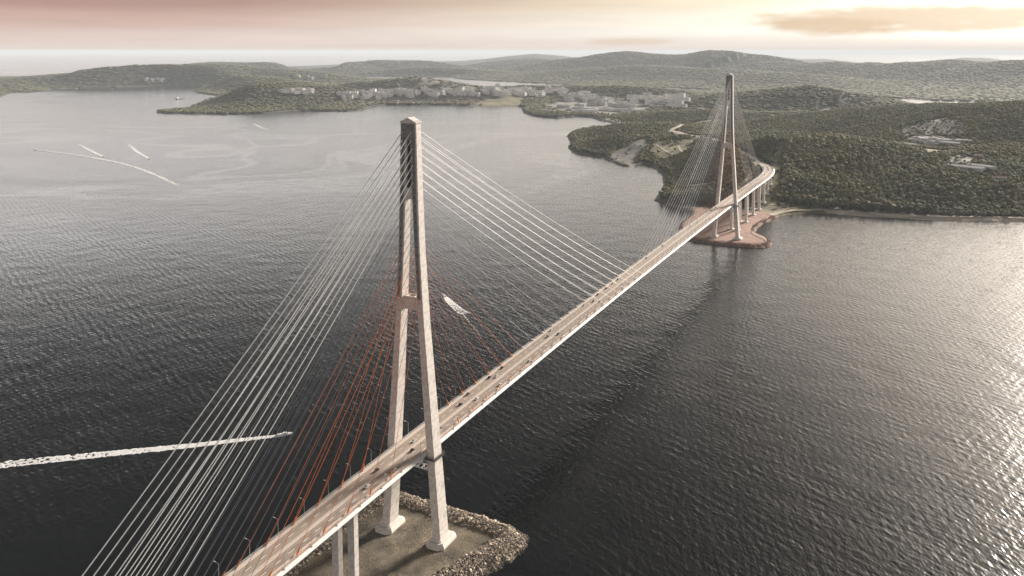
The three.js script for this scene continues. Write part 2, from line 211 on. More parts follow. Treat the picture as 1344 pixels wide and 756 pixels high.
function height(x, z, sd = shore(x, z)) {
  const r = Math.hypot(x - EYE.x, z - EYE.z);
  if (sd <= 0) return Math.max(-8, sd * 0.3);
  const island = 1 - smooth(1300, 1430, x), far = smooth(3400, 5200, r);
  let h = mix(Math.min(6, sd * 0.55), Math.min(5.6, sd * 0.75), island);
  const inland = smooth(6, mix(200, 420, far), sd) * (1 - island);
  let s = 0; for (const [hx, hz, hh, a, b] of HILLS) { const dx = x - hx, dz = z - hz, p = dx * cosH + dz * sinH, q = -dx * sinH + dz * cosH; s = Math.max(s, hh * Math.exp(-((p / b) ** 2) - ((q / a) ** 2))) + 0.12 * Math.min(s, hh * Math.exp(-((p / b) ** 2) - ((q / a) ** 2))); }
  let best = 0;
  for (const { w, s: pts, low } of RIDGES) {
    let near = 1e9, top = 0;
    for (let i = 0; i + 1 < pts.length; i++) { const a = pts[i], b = pts[i + 1], dx = b.x - a.x, dz = b.z - a.z, t = clamp(((x - a.x) * dx + (z - a.z) * dz) / (dx * dx + dz * dz)), d = Math.hypot(x - a.x - dx * t, z - a.z - dz * t); if (d < near) { near = d; top = a.y + (b.y - a.y) * t - low; } }
    if (near < 2.6 * w) { const k = near / w, v = top * Math.exp(-k * k * 0.9); if (v > best) best = v; }
  }
  s = Math.max(s, best) + 0.15 * Math.min(s, best);
  const rug = fbm(x / 520, z / 520, 4) * mix(14, 11, far) * smooth(0, 60, s) + fbm(x / 120 + 5, z / 120, 3) * mix(6, 9, far);
  h += inland * Math.max(0, s + rug * smooth(30, 200, sd) + 4);
  if (x > 1150 && x < 2750 && z > -650 && z < 200) { const [d, ry] = nearRoad(x, z), f = x < 1500 ? 0 : smooth(1640, 1760, x); if (d < 120 && f > 0) h = mix(h, Math.min(h + 30, ry - 0.7), f * (1 - smooth(11, mix(30, 90, clamp(Math.abs(h - ry) / 40)), d))); if (d < 60 && f < 1) h = mix(h, Math.min(h, mix(5.6, 50, smooth(1420, 1720, x))), (1 - f) * (1 - smooth(24, 60, d))); }
  return h;
}

// what grows or lies where: outlines traced from the photograph, [outline, height, kind]
const PATCHES = [
  [[[852, 196], [856, 190], [866, 188], [880, 189], [897, 190], [912, 188], [920, 189], [905, 197], [897, 203], [880, 205], [872, 203], [858, 200]], 30, 'meadow'],
  [[[800, 210], [806, 200], [830, 197], [850, 193], [856, 199], [842, 205], [835, 212], [826, 218], [812, 217]], 6, 'bare'],
  [[[990, 277], [1006, 268], [1040, 270], [1075, 275], [1110, 279], [1100, 283], [1060, 281], [1030, 283], [1010, 286]], 6, 'meadow'],
  [[[975, 240], [990, 232], [998, 222], [1000, 214], [994, 212], [990, 222], [982, 232], [972, 240]], 48, 'meadow'],
  [[[1008, 262], [1024, 258], [1026, 235], [1030, 222], [1018, 218], [1012, 240], [1000, 262]], 30, 'meadow'],
  [[[1176, 186], [1200, 183], [1245, 183], [1272, 190], [1270, 195], [1235, 194], [1190, 191]], 50, 'yard'],
  [[[1205, 212], [1225, 209], [1250, 208], [1245, 216], [1215, 220]], 45, 'meadow'],
  [[[1240, 221], [1258, 218], [1294, 219], [1292, 227], [1270, 229], [1246, 226]], 45, 'yard'],
  [[[1190, 203], [1206, 197], [1222, 198], [1208, 204]], 48, 'yard'],
  [[[1280, 205], [1290, 204], [1286, 208], [1276, 208]], 50, 'yard'],
  [[[620, 137], [640, 133], [670, 130], [690, 132], [682, 139], [640, 138.5]], 5, 'meadow'],
  [[[715, 138], [740, 133], [800, 135], [860, 139], [850, 147], [800, 152], [770, 149], [740, 148]], 8, 'yard'],
  [[[785, 158], [800, 155], [818, 159], [829, 162], [828, 166], [812, 162]], 3, 'yard'],
  [[[848, 122], [870, 119.5], [898, 121], [899, 124], [860, 124]], 12, 'meadow'],
  [[[448, 139], [470, 126], [500, 123], [660, 121], [700, 127], [660, 133], [560, 131], [500, 133]], 18, 'town'],
  [[[960, 207], [1000, 168], [1018, 166], [1030, 170], [1000, 176]], 40, 'none'],
  [[[888, 247], [900, 243.5], [925, 241.5], [942, 240], [942, 242.5], [925, 245], [905, 247]], 22, 'bare'],
  [[[900, 286], [908, 282], [922, 277], [940, 279], [930, 287]], 4, 'bare'],
].map(([o, h, k]) => [segs(P(o, h)), k]);
const patchAt = (x, z) => { for (const [s, k] of PATCHES) if (k !== 'none' && signed(s, x, z) > Math.min(26, 4 + 0.005 * x) * fbm(x / 34, z / 34, 3) * 1.6) return k; return null; };
const COL = { forest: [0.024, 0.026, 0.017], meadow: [0.15, 0.135, 0.058], bare: [0.10, 0.088, 0.074], yard: [0.19, 0.175, 0.15], sand: [0.62, 0.55, 0.46], red: [0.36, 0.215, 0.165], town: [0.12, 0.115, 0.09], rockShore: [0.15, 0.135, 0.115] };  // forest tone has the canopy's self-shadow put into the colour

const NEAR = { x0: 1044, x1: 4020, z0: -1760, z1: 2600, step: 10 }, FAR = { x0: 1500, x1: 25500, z0: -15000, z1: 13500, step: 68 };
const inView = (x, z, pad) => { const dx = x - EYE.x, dz = z - EYE.z, f = dx * cosH + dz * sinH, s = -dx * sinH + dz * cosH; return f > 0 && Math.abs(s) < f * 0.655 + pad; };
function terrain(R, skip, colour) {
  const nx = Math.round((R.x1 - R.x0) / R.step) + 1, nz = Math.round((R.z1 - R.z0) / R.step) + 1, id = new Int32Array(nx * nz).fill(-2), pos = [], col = [], uv = [], idx = [];
  const H = new Float32Array(nx * nz), SD = new Float32Array(nx * nz), seen = new Uint8Array(nx * nz);
  for (let j = 0; j < nz; j++) for (let i = 0; i < nx; i++) { const x = R.x0 + i * R.step, z = R.z0 + j * R.step, k = j * nx + i; if (!inView(x, z, 350) || skip?.(x, z)) continue; seen[k] = 1; SD[k] = shore(x, z); H[k] = height(x, z, SD[k]); }
  const vert = (k) => { if (id[k] >= 0) return id[k]; const x = R.x0 + (k % nx) * R.step, z = R.z0 + Math.floor(k / nx) * R.step; id[k] = pos.length / 3; pos.push(x, H[k], z); uv.push(x, z); col.push(...colour(x, z, H[k], SD[k])); return id[k]; };
  for (let j = 0; j + 1 < nz; j++) for (let i = 0; i + 1 < nx; i++) { const a = j * nx + i, b = a + 1, c = a + nx, d = c + 1; if (!(seen[a] && seen[b] && seen[c] && seen[d]) || Math.max(H[a], H[b], H[c], H[d]) < -1.5) continue; const A = vert(a), B = vert(b), Cc = vert(c), D = vert(d); idx.push(A, Cc, B, B, Cc, D); }
  const g = new THREE.BufferGeometry(); g.setAttribute('position', new THREE.Float32BufferAttribute(pos, 3)); g.setAttribute('color', new THREE.Float32BufferAttribute(col, 3)); g.setAttribute('uv', new THREE.Float32BufferAttribute(uv, 2)); g.setIndex(idx); g.computeVertexNormals(); return g;
}
function groundColour(x, z, h, sd) {
  const r = Math.hypot(x - EYE.x, z - EYE.z);
  if (x < 1400 && z > -140 && z < 110) { const k = 0.86 + 0.25 * noise(x / 14, z / 14); return (sd < 4 ? [0.25, 0.17, 0.135] : COL.red).map((c) => c * k); }
  let c = COL.forest; const p = patchAt(x, z), glade = r < 5200 && fbm(x / 95 + 40, z / 95, 3) > 0.37; if (p) c = COL[p]; else if (glade && sd > 40) c = [0.085, 0.08, 0.042];
  else if (sd < mix(z > 60 ? 24 : 11, 5, smooth(2200, 3000, r)) + 6 * noise(x / 30, z / 30)) c = z > 20 && r < 3500 ? COL.sand : COL.rockShore;
  const n = 1 + (p ? 0.9 : 0.35) * fbm(x / 60, z / 60, 4) + (p ? 0.6 : 0.25) * noise(x / 17, z / 17), w = 0.5 + 0.5 * fbm(x / 700, z / 700, 3);
  return [c[0] * n * mix(0.92, 1.12, w), c[1] * n, c[2] * n * mix(1.05, 0.9, w)];
}
const nearBump = texture(512, (u, v) => pf(u, v, 16, 51, 5), false);
structure('land', terrain(NEAR, null, groundColour), (() => { const m = std(1, 1, 1, 0.97, { vertexColors: true, bumpMap: tiled(nearBump, 120) }); m.bumpScale = 1.2; return m; })(), 'wooded hilly land behind the bridge');
const far = structure('hills', terrain(FAR, (x, z) => x > NEAR.x0 + 68 && x < NEAR.x1 - 68 && z > NEAR.z0 + 68 && z < NEAR.z1 - 68, groundColour), (() => { const m = std(1, 1, 1, 0.97, { vertexColors: true, bumpMap: tiled(nearBump, 900) }); m.bumpScale = 9; return m; })(), 'distant wooded hills beyond the bay');
far.position.y = -0.6;

// ---------------------------------------------------------------- the sea
{
  const N = 1024, hgt = new Float32Array(N * N), r = rng(91), waves = [];
  for (let k = 0; k < 110; k++) { const L = 1.9 * Math.pow(6.5, r()), a = 0.55 + (r() + r() + r() - 1.5) * 1.15, T = 190; const kx = Math.round(T / L * Math.cos(a)), ky = Math.round(T / L * Math.sin(a)); if (kx || ky) waves.push([kx, ky, r() * 6.2832, Math.pow(T / Math.hypot(kx, ky) / 20, 0.9)]); }
  const TAB = new Float32Array(4096).map((_, i) => { const s = 0.5 + 0.5 * Math.sin(i / 4096 * 6.283185); return s * s * 2 - 0.75; });
  for (let j = 0; j < N; j++) for (let i = 0; i < N; i++) { let s = 0; for (const [kx, ky, p, a] of waves) s += a * TAB[((((kx * i + ky * j) / N) + p / 6.2832) * 4096) & 4095]; hgt[j * N + i] = s; }
  let rms = 0; const px = 190 / N; for (let j = 0; j < N; j++) for (let i = 0; i < N; i++) { const gx = (hgt[j * N + ((i + 1) % N)] - hgt[j * N + i]) / px; rms += gx * gx; } rms = Math.sqrt(rms / N / N);
  const S = 0.05 / rms, d = new Uint8Array(N * N * 4);
  for (let j = 0; j < N; j++) for (let i = 0; i < N; i++) { const gx = (hgt[j * N + ((i + 1) % N)] - hgt[j * N + ((i + N - 1) % N)]) / (2 * px) * S, gy = (hgt[((j + 1) % N) * N + i] - hgt[((j + N - 1) % N) * N + i]) / (2 * px) * S, l = Math.hypot(gx, gy, 1), o = (j * N + i) * 4; d[o] = (-gx / l * 0.5 + 0.5) * 255; d[o + 1] = (-gy / l * 0.5 + 0.5) * 255; d[o + 2] = (1 / l * 0.5 + 0.5) * 255; d[o + 3] = 255; }
  const nt = new THREE.DataTexture(d, N, N); nt.wrapS = nt.wrapT = THREE.RepeatWrapping; nt.magFilter = THREE.LinearFilter; nt.needsUpdate = true;
  const swell = texture(512, (u, v) => pf(u, v, 30, 61, 5), false);
  // calm slicks and ruffled patches, 9 km across
  const calm = texture(2048, (u, v) => { const wx = pf(u, v, 4, 71, 4) * 0.35, wy = pf(u, v, 4, 81, 4) * 0.35; const n = 0.6 * pf(u + wx, v + wy, 7, 91, 5) + 0.4 * pf(u + wx, v * 1.0 + wy, 40, 95, 4), s = Math.abs(pf(u + wx * 1.7 + 0.3, v + wy * 1.7, 9, 77, 4) - 0.5); const slick = smooth(0.035, 0.0, s); return 0.62 + 0.7 * (n - 0.5) - 0.32 * slick; }, false);
  const m = new THREE.MeshPhysicalMaterial({ roughness: 0.24, ior: 1.333, normalMap: tiled(nt, 190, 0.3), bumpMap: tiled(swell, 830, 1.1), roughnessMap: tiled(calm, 9000, 0.7) });
  m.color.setRGB(0.0024, 0.003, 0.0034); m.bumpScale = 0.65; m.normalScale.set(1, 1);
  const g = new THREE.RingGeometry(0.1, 95000, 240, 48).rotateX(-Math.PI / 2), p = g.attributes.position, uv = g.attributes.uv;
  for (let i = 0; i < p.count; i++) { const x = p.getX(i), z = p.getZ(i); p.setX(i, x + EYE.x); p.setZ(i, z + EYE.z); uv.setXY(i, p.getX(i), p.getZ(i)); }
  structure('sea', g, m, 'dark rippled sea');
}

// ---------------------------------------------------------------- the island of the first pylon
const I1 = [[50, -47], [48.5, 0], [48, 40], [45, 62], [38, 77], [22, 80.5], [3, 76], [-17, 69], [-60, 55], [-105, 36], [-124, 0], [-118, -40], [-92, -66], [-60, -72], [-32, -68], [10, -68], [37, -63]];
{
  const S = segs(I1), step = 3, x0 = -140, x1 = 66, z0 = -90, z1 = 98, nx = (x1 - x0) / step + 1 | 0, nz = (z1 - z0) / step + 1 | 0, pos = [], uv = [], idx = [];
  const prof = (sd) => sd < 0 ? sd * 0.6 : sd < 12 ? 6.8 * smooth(-2, 12, sd) : sd < 17 ? 6.8 : mix(6.8, 4.6, smooth(17, 23, sd));
  const hAt = (x, z) => prof(signed(S, x, z) + 2.2 * noise(x / 9, z / 9)) + 0.5 * noise(x / 11, z / 11) * smooth(26, 34, signed(S, x, z)) ;
  for (let j = 0; j < nz; j++) for (let i = 0; i < nx; i++) { const x = x0 + i * step, z = z0 + j * step; pos.push(x, Math.max(-4, hAt(x, z)), z); uv.push(x, z); }
  for (let j = 0; j + 1 < nz; j++) for (let i = 0; i + 1 < nx; i++) { const a = j * nx + i; idx.push(a, a + nx, a + 1, a + 1, a + nx, a + nx + 1); }
  const g = new THREE.BufferGeometry(); g.setAttribute('position', new THREE.Float32BufferAttribute(pos, 3)); g.setAttribute('uv', new THREE.Float32BufferAttribute(uv, 2)); g.setIndex(idx); g.computeVertexNormals();
  structure('gravel_island', g, M.gravel, 'gravel topped artificial island under the first pylon');
  // rubble round it
  const r = rng(5), list = [];
  for (let k = 0; k < 75000; k++) { const x = x0 + r() * (x1 - x0), z = z0 + r() * (z1 - z0), sd = signed(S, x, z); if (sd > -2 && sd < 22.5 + 2.5 * noise(x / 8, z / 8)) list.push([x, hAt(x, z), z]); }
  const rockG = [0, 1, 2].map((q) => { const b = new THREE.IcosahedronGeometry(1, 1), p = b.attributes.position; for (let i = 0; i < p.count; i++) { const v = V().fromBufferAttribute(p, i), n = 0.78 + 0.5 * noise(v.x * 1.7 + q * 9, v.y * 1.7 + v.z * 2.3); p.setXYZ(i, v.x * n, v.y * n * 0.75, v.z * n); } b.computeVertexNormals(); return b; });
  const o = new THREE.Object3D(), c = new THREE.Color();
  const im = new THREE.InstancedMesh(rockG[1], M.rock, list.length);
  list.forEach(([x, y, z], i) => { o.position.set(x, y, z); o.rotation.set(r() * 6, r() * 6, r() * 6); const s = 0.42 + r() * r() * r() * 1.6; o.scale.set(s * (0.8 + 0.5 * r()), s * (0.7 + 0.4 * r()), s); o.updateMatrix(); im.setMatrixAt(i, o.matrix); const k = (0.18 + 2.3 * r() * r()) * (y < 0.9 ? 0.3 : 1); c.setRGB(k, k * (0.95 + 0.05 * r()), k * (0.88 + 0.1 * r())); im.setColorAt(i, c); });
  im.name = 'rubble_bank'; im.castShadow = im.receiveShadow = true; tag(im, 'bank of pale rubble stones round the gravel island', 'rubble', null, 'stuff'); scene.add(im);
  const peb = []; for (let k = 0; k < 5200; k++) { const x = x0 + r() * (x1 - x0), z = z0 + r() * (z1 - z0); if (signed(S, x, z) > 24 && noise(x / 18, z / 18) > -0.25) peb.push([x, hAt(x, z), z]); }
  const im3 = new THREE.InstancedMesh(rockG[0], M.rock, peb.length);
  peb.forEach(([x, y, z], i) => { o.position.set(x, y, z); o.rotation.set(r() * 6, r() * 6, r() * 6); const s = 0.16 + 0.34 * r() * r(); o.scale.set(s, s * 0.8, s); o.updateMatrix(); im3.setMatrixAt(i, o.matrix); const k = 0.3 + 0.9 * r(); c.setRGB(k, k, k * 0.93); im3.setColorAt(i, c); });
  im3.name = 'scattered_stones'; im3.castShadow = im3.receiveShadow = true; tag(im3, 'loose stones scattered over the gravel of the island', 'stones', null, 'stuff'); scene.add(im3);
  // and the smaller stones along the red island of the second pylon
  const list2 = []; for (let k = 0; k < 26000; k++) { const x = 1050 + r() * 330, z = -140 + r() * 240, sd = shore(x, z); if (sd > -1.5 && sd < 7) list2.push([x, height(x, z, sd), z]); }
  const im2 = new THREE.InstancedMesh(rockG[2], M.redRock, list2.length);
  list2.forEach(([x, y, z], i) => { o.position.set(x, y, z); o.rotation.set(r() * 6, r() * 6, r() * 6); const s = 0.7 + r() * 0.9; o.scale.set(s, s * 0.8, s); o.updateMatrix(); im2.setMatrixAt(i, o.matrix); const k = 0.45 + 0.9 * r(); c.setRGB(k, k, k * 0.95); im2.setColorAt(i, c); });
  im2.name = 'red_rubble_edge'; im2.castShadow = im2.receiveShadow = true; tag(im2, 'edge of reddish stones round the red gravel island', 'rubble', null, 'stuff'); scene.add(im2);
}

// ---------------------------------------------------------------- pylons
const OUT = [[6, 26.2], [70, 20.9], [130, 15.9], [170, 12.5], [186, 11.5], [225, 9.2], [262, 8.0], [318, 6.6]], IN = [[6, 19.6], [70, 14.6], [130, 10.3], [170, 7.7], [186, 6.7], [225, 4.5], [262, 2.9], [270, 2.5], [305, 1.7]];
const table = (t, h) => { let i = 0; while (i < t.length - 2 && h > t[i + 1][0]) i++; return mix(t[i][1], t[i + 1][1], (h - t[i][0]) / (t[i + 1][0] - t[i][0])); };
const wide = (h) => 13.2 - 5.8 * (h - 6) / 312;
function makePylon(u0, base, where) {
  const t = thing('bridge_pylon', where, 'pylon', [u0, 0, 0], 'pylons of the bridge');
  for (const s of [-1, 1]) {
    const hs = [8, 30, 50, 70, 90, 110, 130, 150, 170, 186, 205, 225, 245, 262, 270, 285, 305];
    mesh('leg', loft(hs.map((h) => { const o = table(OUT, h), i = table(IN, h); return ring(0, h, s * (o + i) / 2, wide(h), o - i, Math.min(0.7, (o - i) * 0.14)); })), M.concrete, t);
    const pd = mesh('pedestal', loft([ring(0, 1, s * 23, 25, 16, 3.5), ring(0, base + 1.2, s * 23, 25, 16, 3.5), ring(0, base + 3.4, s * 23, 20, 11.5, 2.5)]), M.pedestal, t);
    mesh('footing_joint', loft([ring(0, base + 3.4, s * 22.6, 15.6, 9, 1), ring(0, base + 4.6, s * 22.6, 14.8, 8.3, 1)]), M.concrete, pd);
    // gallery round the leg just under the deck
    const gh = 69.5, o = table(OUT, gh), i = table(IN, gh), w = wide(gh), cz = s * (o + i) / 2, gs = [];
    const gw = w + 2.6, gd = o - i + 2.6;
    gs.push(box(gw, 0.5, 1.3, 0, gh, cz + gd / 2 - 0.65), box(gw, 0.5, 1.3, 0, gh, cz - gd / 2 + 0.65), box(1.3, 0.5, gd - 2.6, gw / 2 - 0.65, gh, cz), box(1.3, 0.5, gd - 2.6, -gw / 2 + 0.65, gh, cz));
    const gal = mesh('maintenance_gallery', merge(gs), M.darkSteel, t), rails = [];
    for (let k = 0; k < 10; k++) { const x = -gw / 2 + gw * k / 9; for (const q of [-1, 1]) { rails.push(box(0.22, 2.4, 0.22, x, gh + 1.2, cz + q * gd / 2), box(0.3, 1.2, 0.3, x, gh - 0.8, cz + q * (gd / 2 - 0.5))); } }
    for (let k = 1; k < 5; k++) { const z = cz - gd / 2 + gd * k / 5; for (const q of [-1, 1]) rails.push(box(0.22, 2.4, 0.22, q * gw / 2, gh + 1.2, z)); }
    for (const y of [1.2, 2.3]) rails.push(box(gw, 0.15, 0.15, 0, gh + y, cz + gd / 2), box(gw, 0.15, 0.15, 0, gh + y, cz - gd / 2), box(0.15, 0.15, gd, gw / 2, gh + y, cz), box(0.15, 0.15, gd, -gw / 2, gh + y, cz));
    mesh('railing', merge(rails), M.darkSteel, gal);
    // added facing, shade painted as a dark tone where the stays meet the leg, on both faces across the road
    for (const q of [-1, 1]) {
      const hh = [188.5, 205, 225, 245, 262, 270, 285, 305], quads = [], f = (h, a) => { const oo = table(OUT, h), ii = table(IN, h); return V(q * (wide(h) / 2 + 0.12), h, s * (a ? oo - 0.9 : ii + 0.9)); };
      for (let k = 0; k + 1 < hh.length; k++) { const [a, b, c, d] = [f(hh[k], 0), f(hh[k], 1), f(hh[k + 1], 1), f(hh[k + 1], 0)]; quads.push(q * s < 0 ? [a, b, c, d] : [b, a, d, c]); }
      mesh('shade_facing', fromQuads(quads), M.paintedShade, t);
    }
  }
  const H0 = 305, H1 = 317.6;
  mesh('head', loft([ring(0, H0, 0, wide(H0), 2 * table(OUT, H0), 0.7), ring(0, H1, 0, wide(H1), 2 * table(OUT, H1), 0.7)]), M.concrete, t);
  for (const q of [-1, 1]) { const f = (h, a) => V(q * (wide(h) / 2 + 0.12), h, a * (table(OUT, h) - 0.9)); mesh('shade_facing', fromQuads([q < 0 ? [f(H0, -1), f(H0, 1), f(H1 - 0.4, 1), f(H1 - 0.4, -1)] : [f(H0, 1), f(H0, -1), f(H1 - 0.4, -1), f(H1 - 0.4, 1)]]), M.paintedShade, t); }  // added facing on the head, its shade painted in the same dark tone
  const rw = wide(H1) / 2 + 0.35, ro = table(OUT, H1) + 0.45, sh = new THREE.Shape([[-ro, 0], [ro, 0], [ro, 0.5], [0, 3.9], [-ro, 0.5]].map(([a, b]) => new THREE.Vector2(a, b)));
  const rf = mesh('roof', new THREE.ExtrudeGeometry(sh, { depth: rw * 2, bevelEnabled: false }).translate(0, 0, -rw).rotateY(Math.PI / 2).translate(0, H1, 0), M.concrete, t);
  for (const a of [-1, 1]) mesh('roof_rail', merge([0, 1, 2, 3].map((k) => box(0.15, 1.1, 0.15, -rw + 0.4 + k * (2 * rw - 0.8) / 3, H1 + 1.2, a * (ro - 0.6))).concat([box(2 * rw, 0.15, 0.15, 0, H1 + 1.75, a * (ro - 0.6))])), M.steel, rf);
  mesh('steel_core', box(3.0, 35, 5.2, 0, 287.5, 0), M.core, t);
  mesh('upper_tie', loft([ring(0, 262, 0, wide(262) - 0.8, 6, 0.3), ring(0, 270, 0, wide(270) - 0.8, 5.4, 0.3)]), M.concrete, t);
  const tie = mesh('lower_tie', loft([ring(0, 180, 0, 8.2, 2 * table(IN, 180) + 0.6, 0.3), ring(0, 188.4, 0, 8.0, 2 * table(IN, 188.4) + 0.6, 0.3)]), M.concrete, t);
  mesh('tie_parapet', merge([box(8.0, 1.2, 0.3, 0, 189, 3.2), box(8.0, 1.2, 0.3, 0, 189, -3.2), box(0.3, 1.2, 2 * table(IN, 188) - 1.2, 3.8, 189, 0), box(0.3, 1.2, 2 * table(IN, 188) - 1.2, -3.8, 189, 0)]), M.concrete, tie);
  // steel cross frame between the legs under the deck
  const y0 = 59.5, y1 = 66, zi = table(IN, 63) + 0.6, fr = [];
  for (const x of [-3.2, 3.2]) { fr.push(bar(V(x, y0, -zi - 0.4), V(x, y0, zi + 0.4), 0.55), bar(V(x, y1, -zi), V(x, y1, zi), 0.55)); for (let k = 0; k < 8; k++) { const a = -zi + 2 * zi * k / 8, b = -zi + 2 * zi * (k + 1) / 8; fr.push(k % 2 ? bar(V(x, y0, a), V(x, y1, b), 0.32) : bar(V(x, y1, a), V(x, y0, b), 0.32)); } }
  for (let k = 0; k <= 8; k++) fr.push(bar(V(-3.2, y0, -zi + 2 * zi * k / 8), V(3.2, y0, -zi + 2 * zi * k / 8), 0.25));
  mesh('cross_frame', merge(fr), M.girder, t);
  t.scale.y = u0 ? 1.0156 : 1;
  return t;
}
makePylon(0, 4.6, 'tall concrete A-shaped pylon standing on the gravel island ringed by rubble');
makePylon(1104, 5.6, 'tall concrete A-shaped pylon standing on the reddish island by the wooded shore');

// ---------------------------------------------------------------- deck
const frame = PATH.map((p, i) => { const a = PATH[Math.max(0, i - 1)], b = PATH[Math.min(PATH.length - 1, i + 1)], d = b.clone().sub(a).setY(0).normalize(); return { p, d, r: V(-d.z, 0, d.x) }; });
function sweep(section, i0, i1, closed = true, caps = true) {      // section: [across, up] pairs, seen along the road, clockwise for faces that look out
  const rings = []; for (let i = i0; i <= i1; i++) { const f = frame[i]; rings.push(section.map(([a, b]) => f.p.clone().addScaledVector(f.r, a).add(V(0, b, 0)))); }
  const p = [], uv = [], idx = [], n = section.length, m = closed ? n : n - 1;
  let along = 0; const L = rings.map((r, k) => { if (k) along += frame[i0 + k].p.distanceTo(frame[i0 + k - 1].p); return along; });
  for (let e = 0; e < m; e++) { const q0 = section[e], q1 = section[(e + 1) % n], w = Math.hypot(q1[0] - q0[0], q1[1] - q0[1]), base = p.length / 3; rings.forEach((r, k) => { for (const [v, o] of [[r[e], 0], [r[(e + 1) % n], w]]) { p.push(v.x, v.y, v.z); uv.push(L[k], o + e * 3); } }); for (let k = 0; k + 1 < rings.length; k++) { const a = base + 2 * k; idx.push(a, a + 1, a + 2, a + 1, a + 3, a + 2); } }
  const g = new THREE.BufferGeometry(); g.setAttribute('position', new THREE.Float32BufferAttribute(p, 3)); g.setAttribute('uv', new THREE.Float32BufferAttribute(uv, 2)); g.setIndex(idx); g.computeVertexNormals(); return g;
}
const I_END = BRIDGE_END, LAST = PATH.length - 1;
const deck = thing('bridge_deck', 'long slender road deck of the cable-stayed bridge with pale edge fairings', 'bridge deck');
mesh('box_girder', sweep([[-12.9, -0.25], [12.9, -0.25], [14.9, -1.3], [14.9, -1.75], [9.6, -4.2], [-9.6, -4.2], [-14.9, -1.75], [-14.9, -1.3]], 0, I_END), M.girder, deck);
mesh('roadway', sweep([[-10.4, 0], [10.4, 0]], 0, I_END, false), M.asphalt, deck);
for (const s of [-1, 1]) {
  const q = (l) => s > 0 ? l : l.map(([a, b]) => [-a, b]).reverse();
  mesh('service_walk', sweep(q([[10.4, -0.2], [10.4, 0.25], [12.9, 0.25], [12.9, -0.24]]), 0, I_END), M.kerb, deck);
  mesh('crash_barrier', sweep(q([[10.3, 0.25], [10.36, 1.15], [10.62, 1.15], [10.7, 0.25]]), 0, I_END), M.kerb, deck);
  const rl = mesh('parapet_rail', sweep(q([[12.55, 1.25], [12.55, 1.45], [12.75, 1.45], [12.75, 1.25]]), 0, I_END), M.girder, deck), posts = [];
  for (let i = 14; i <= I_END; i++) for (let k = 0; k < 4; k++) { const f = frame[i], pp = f.p.clone().addScaledVector(f.r, s * 12.65).addScaledVector(f.d, k * 3); posts.push(box(0.3, 1.2, 0.3).translate(pp.x, pp.y + 0.75, pp.z)); }
  const rp = mesh('rail_posts', merge(posts), s > 0 ? M.orange : M.steel, rl); rp.userData.kind = 'stuff';
  const dots = []; if (s > 0) for (let i = 14; i < 90; i++) for (let k = 0; k < 8; k++) { const f = frame[i], pp = f.p.clone().addScaledVector(f.r, 11.6).addScaledVector(f.d, k * 1.5); dots.push(box(0.5, 0.5, 0.5).translate(pp.x, pp.y + 0.45, pp.z)); }
  if (dots.length) { const dd = mesh('walk_bollards', merge(dots), std(0.33, 0.15, 0.08), deck); dd.userData.kind = 'stuff'; }
}
mesh('median_barrier', merge([sweep([[-0.62, 0.0], [-0.56, 0.8], [-0.44, 0.8], [-0.38, 0.0]], 0, I_END), sweep([[0.38, 0.0], [0.44, 0.8], [0.56, 0.8], [0.62, 0.0]], 0, I_END)]), M.kerb, deck);
function lines(i0, i1, lift) {
  const g = []; for (const a of [-9.9, -1.25, 1.25, 9.9]) g.push(sweep([[a - 0.2, lift], [a + 0.2, lift]], i0, i1, false));
  for (let i = Math.max(i0, 12); i < i1; i++) for (const a of [-5.6, 5.6]) { const f = frame[i], q = [[-2.4, -0.22], [2.4, -0.22], [2.4, 0.22], [-2.4, 0.22]].map(([l, w]) => f.p.clone().addScaledVector(f.d, l + 3).addScaledVector(f.r, a + w).add(V(0, lift + 0.03, 0))); g.push(fromQuads([[q[3], q[2], q[1], q[0]]])); }
  return merge(g);
}
mesh('lane_markings', lines(0, I_END, 0.05), M.paint, deck).userData.kind = 'stuff';
structure('highway', sweep([[-14, -1.2], [-12, 0.12], [12, 0.12], [14, -1.2]], I_END, LAST, false), M.asphalt, 'road leading on from the bridge into the wooded hills');
const hm = structure('road_markings', lines(I_END, LAST, 0.2), M.paint);
// piers
const pierAt = [[-84, 0, 0, 4.4], [1188, 0, 0, 5.4], [1272, 0, 0, 5.4], [1356, 0, 0, 5.4], [1428, 0, 0], [1488, 0, 0], [1548], [1608], [1668], [1722]];
for (const [u] of pierAt) {
  const i = frame.findIndex((f) => f.p.x >= u), f = frame[i], gy = u < 0 ? 4.4 : Math.max(3, height(f.p.x, f.p.z));
  const t = thing('bridge_pier', u < 0 ? 'twin-column concrete pier on the gravel island beside the tall pylon' : u < 1420 ? 'twin-column concrete pier of the approach, on the reddish island' : 'twin-column concrete pier of the approach, on the wooded slope', 'pier', [f.p.x, 0, f.p.z], u < 0 ? undefined : u < 1420 ? 'approach piers on the red island' : 'approach piers on the slope');
  t.rotation.y = -Math.atan2(f.d.z, f.d.x);
  const top = f.p.y - 4.15;
  for (const s of [-1, 1]) { mesh('column', loft([ring(0, gy - 2, s * 6.6, 5.2, 5.6, 0.3), ring(0, top - 0.8, s * 6.6, 5.0, 5.2, 0.3)]), M.concrete, t); mesh('bearing', box(2.4, 0.8, 2.4, 0, top - 0.4, s * 6.6), M.darkSteel, t); mesh('pedestal', loft([ring(0, gy - 2, s * 6.6, 13, 11, 1), ring(0, gy + 1.6, s * 6.6, 12.6, 10.6, 1)]), M.pedestal, t); }
}

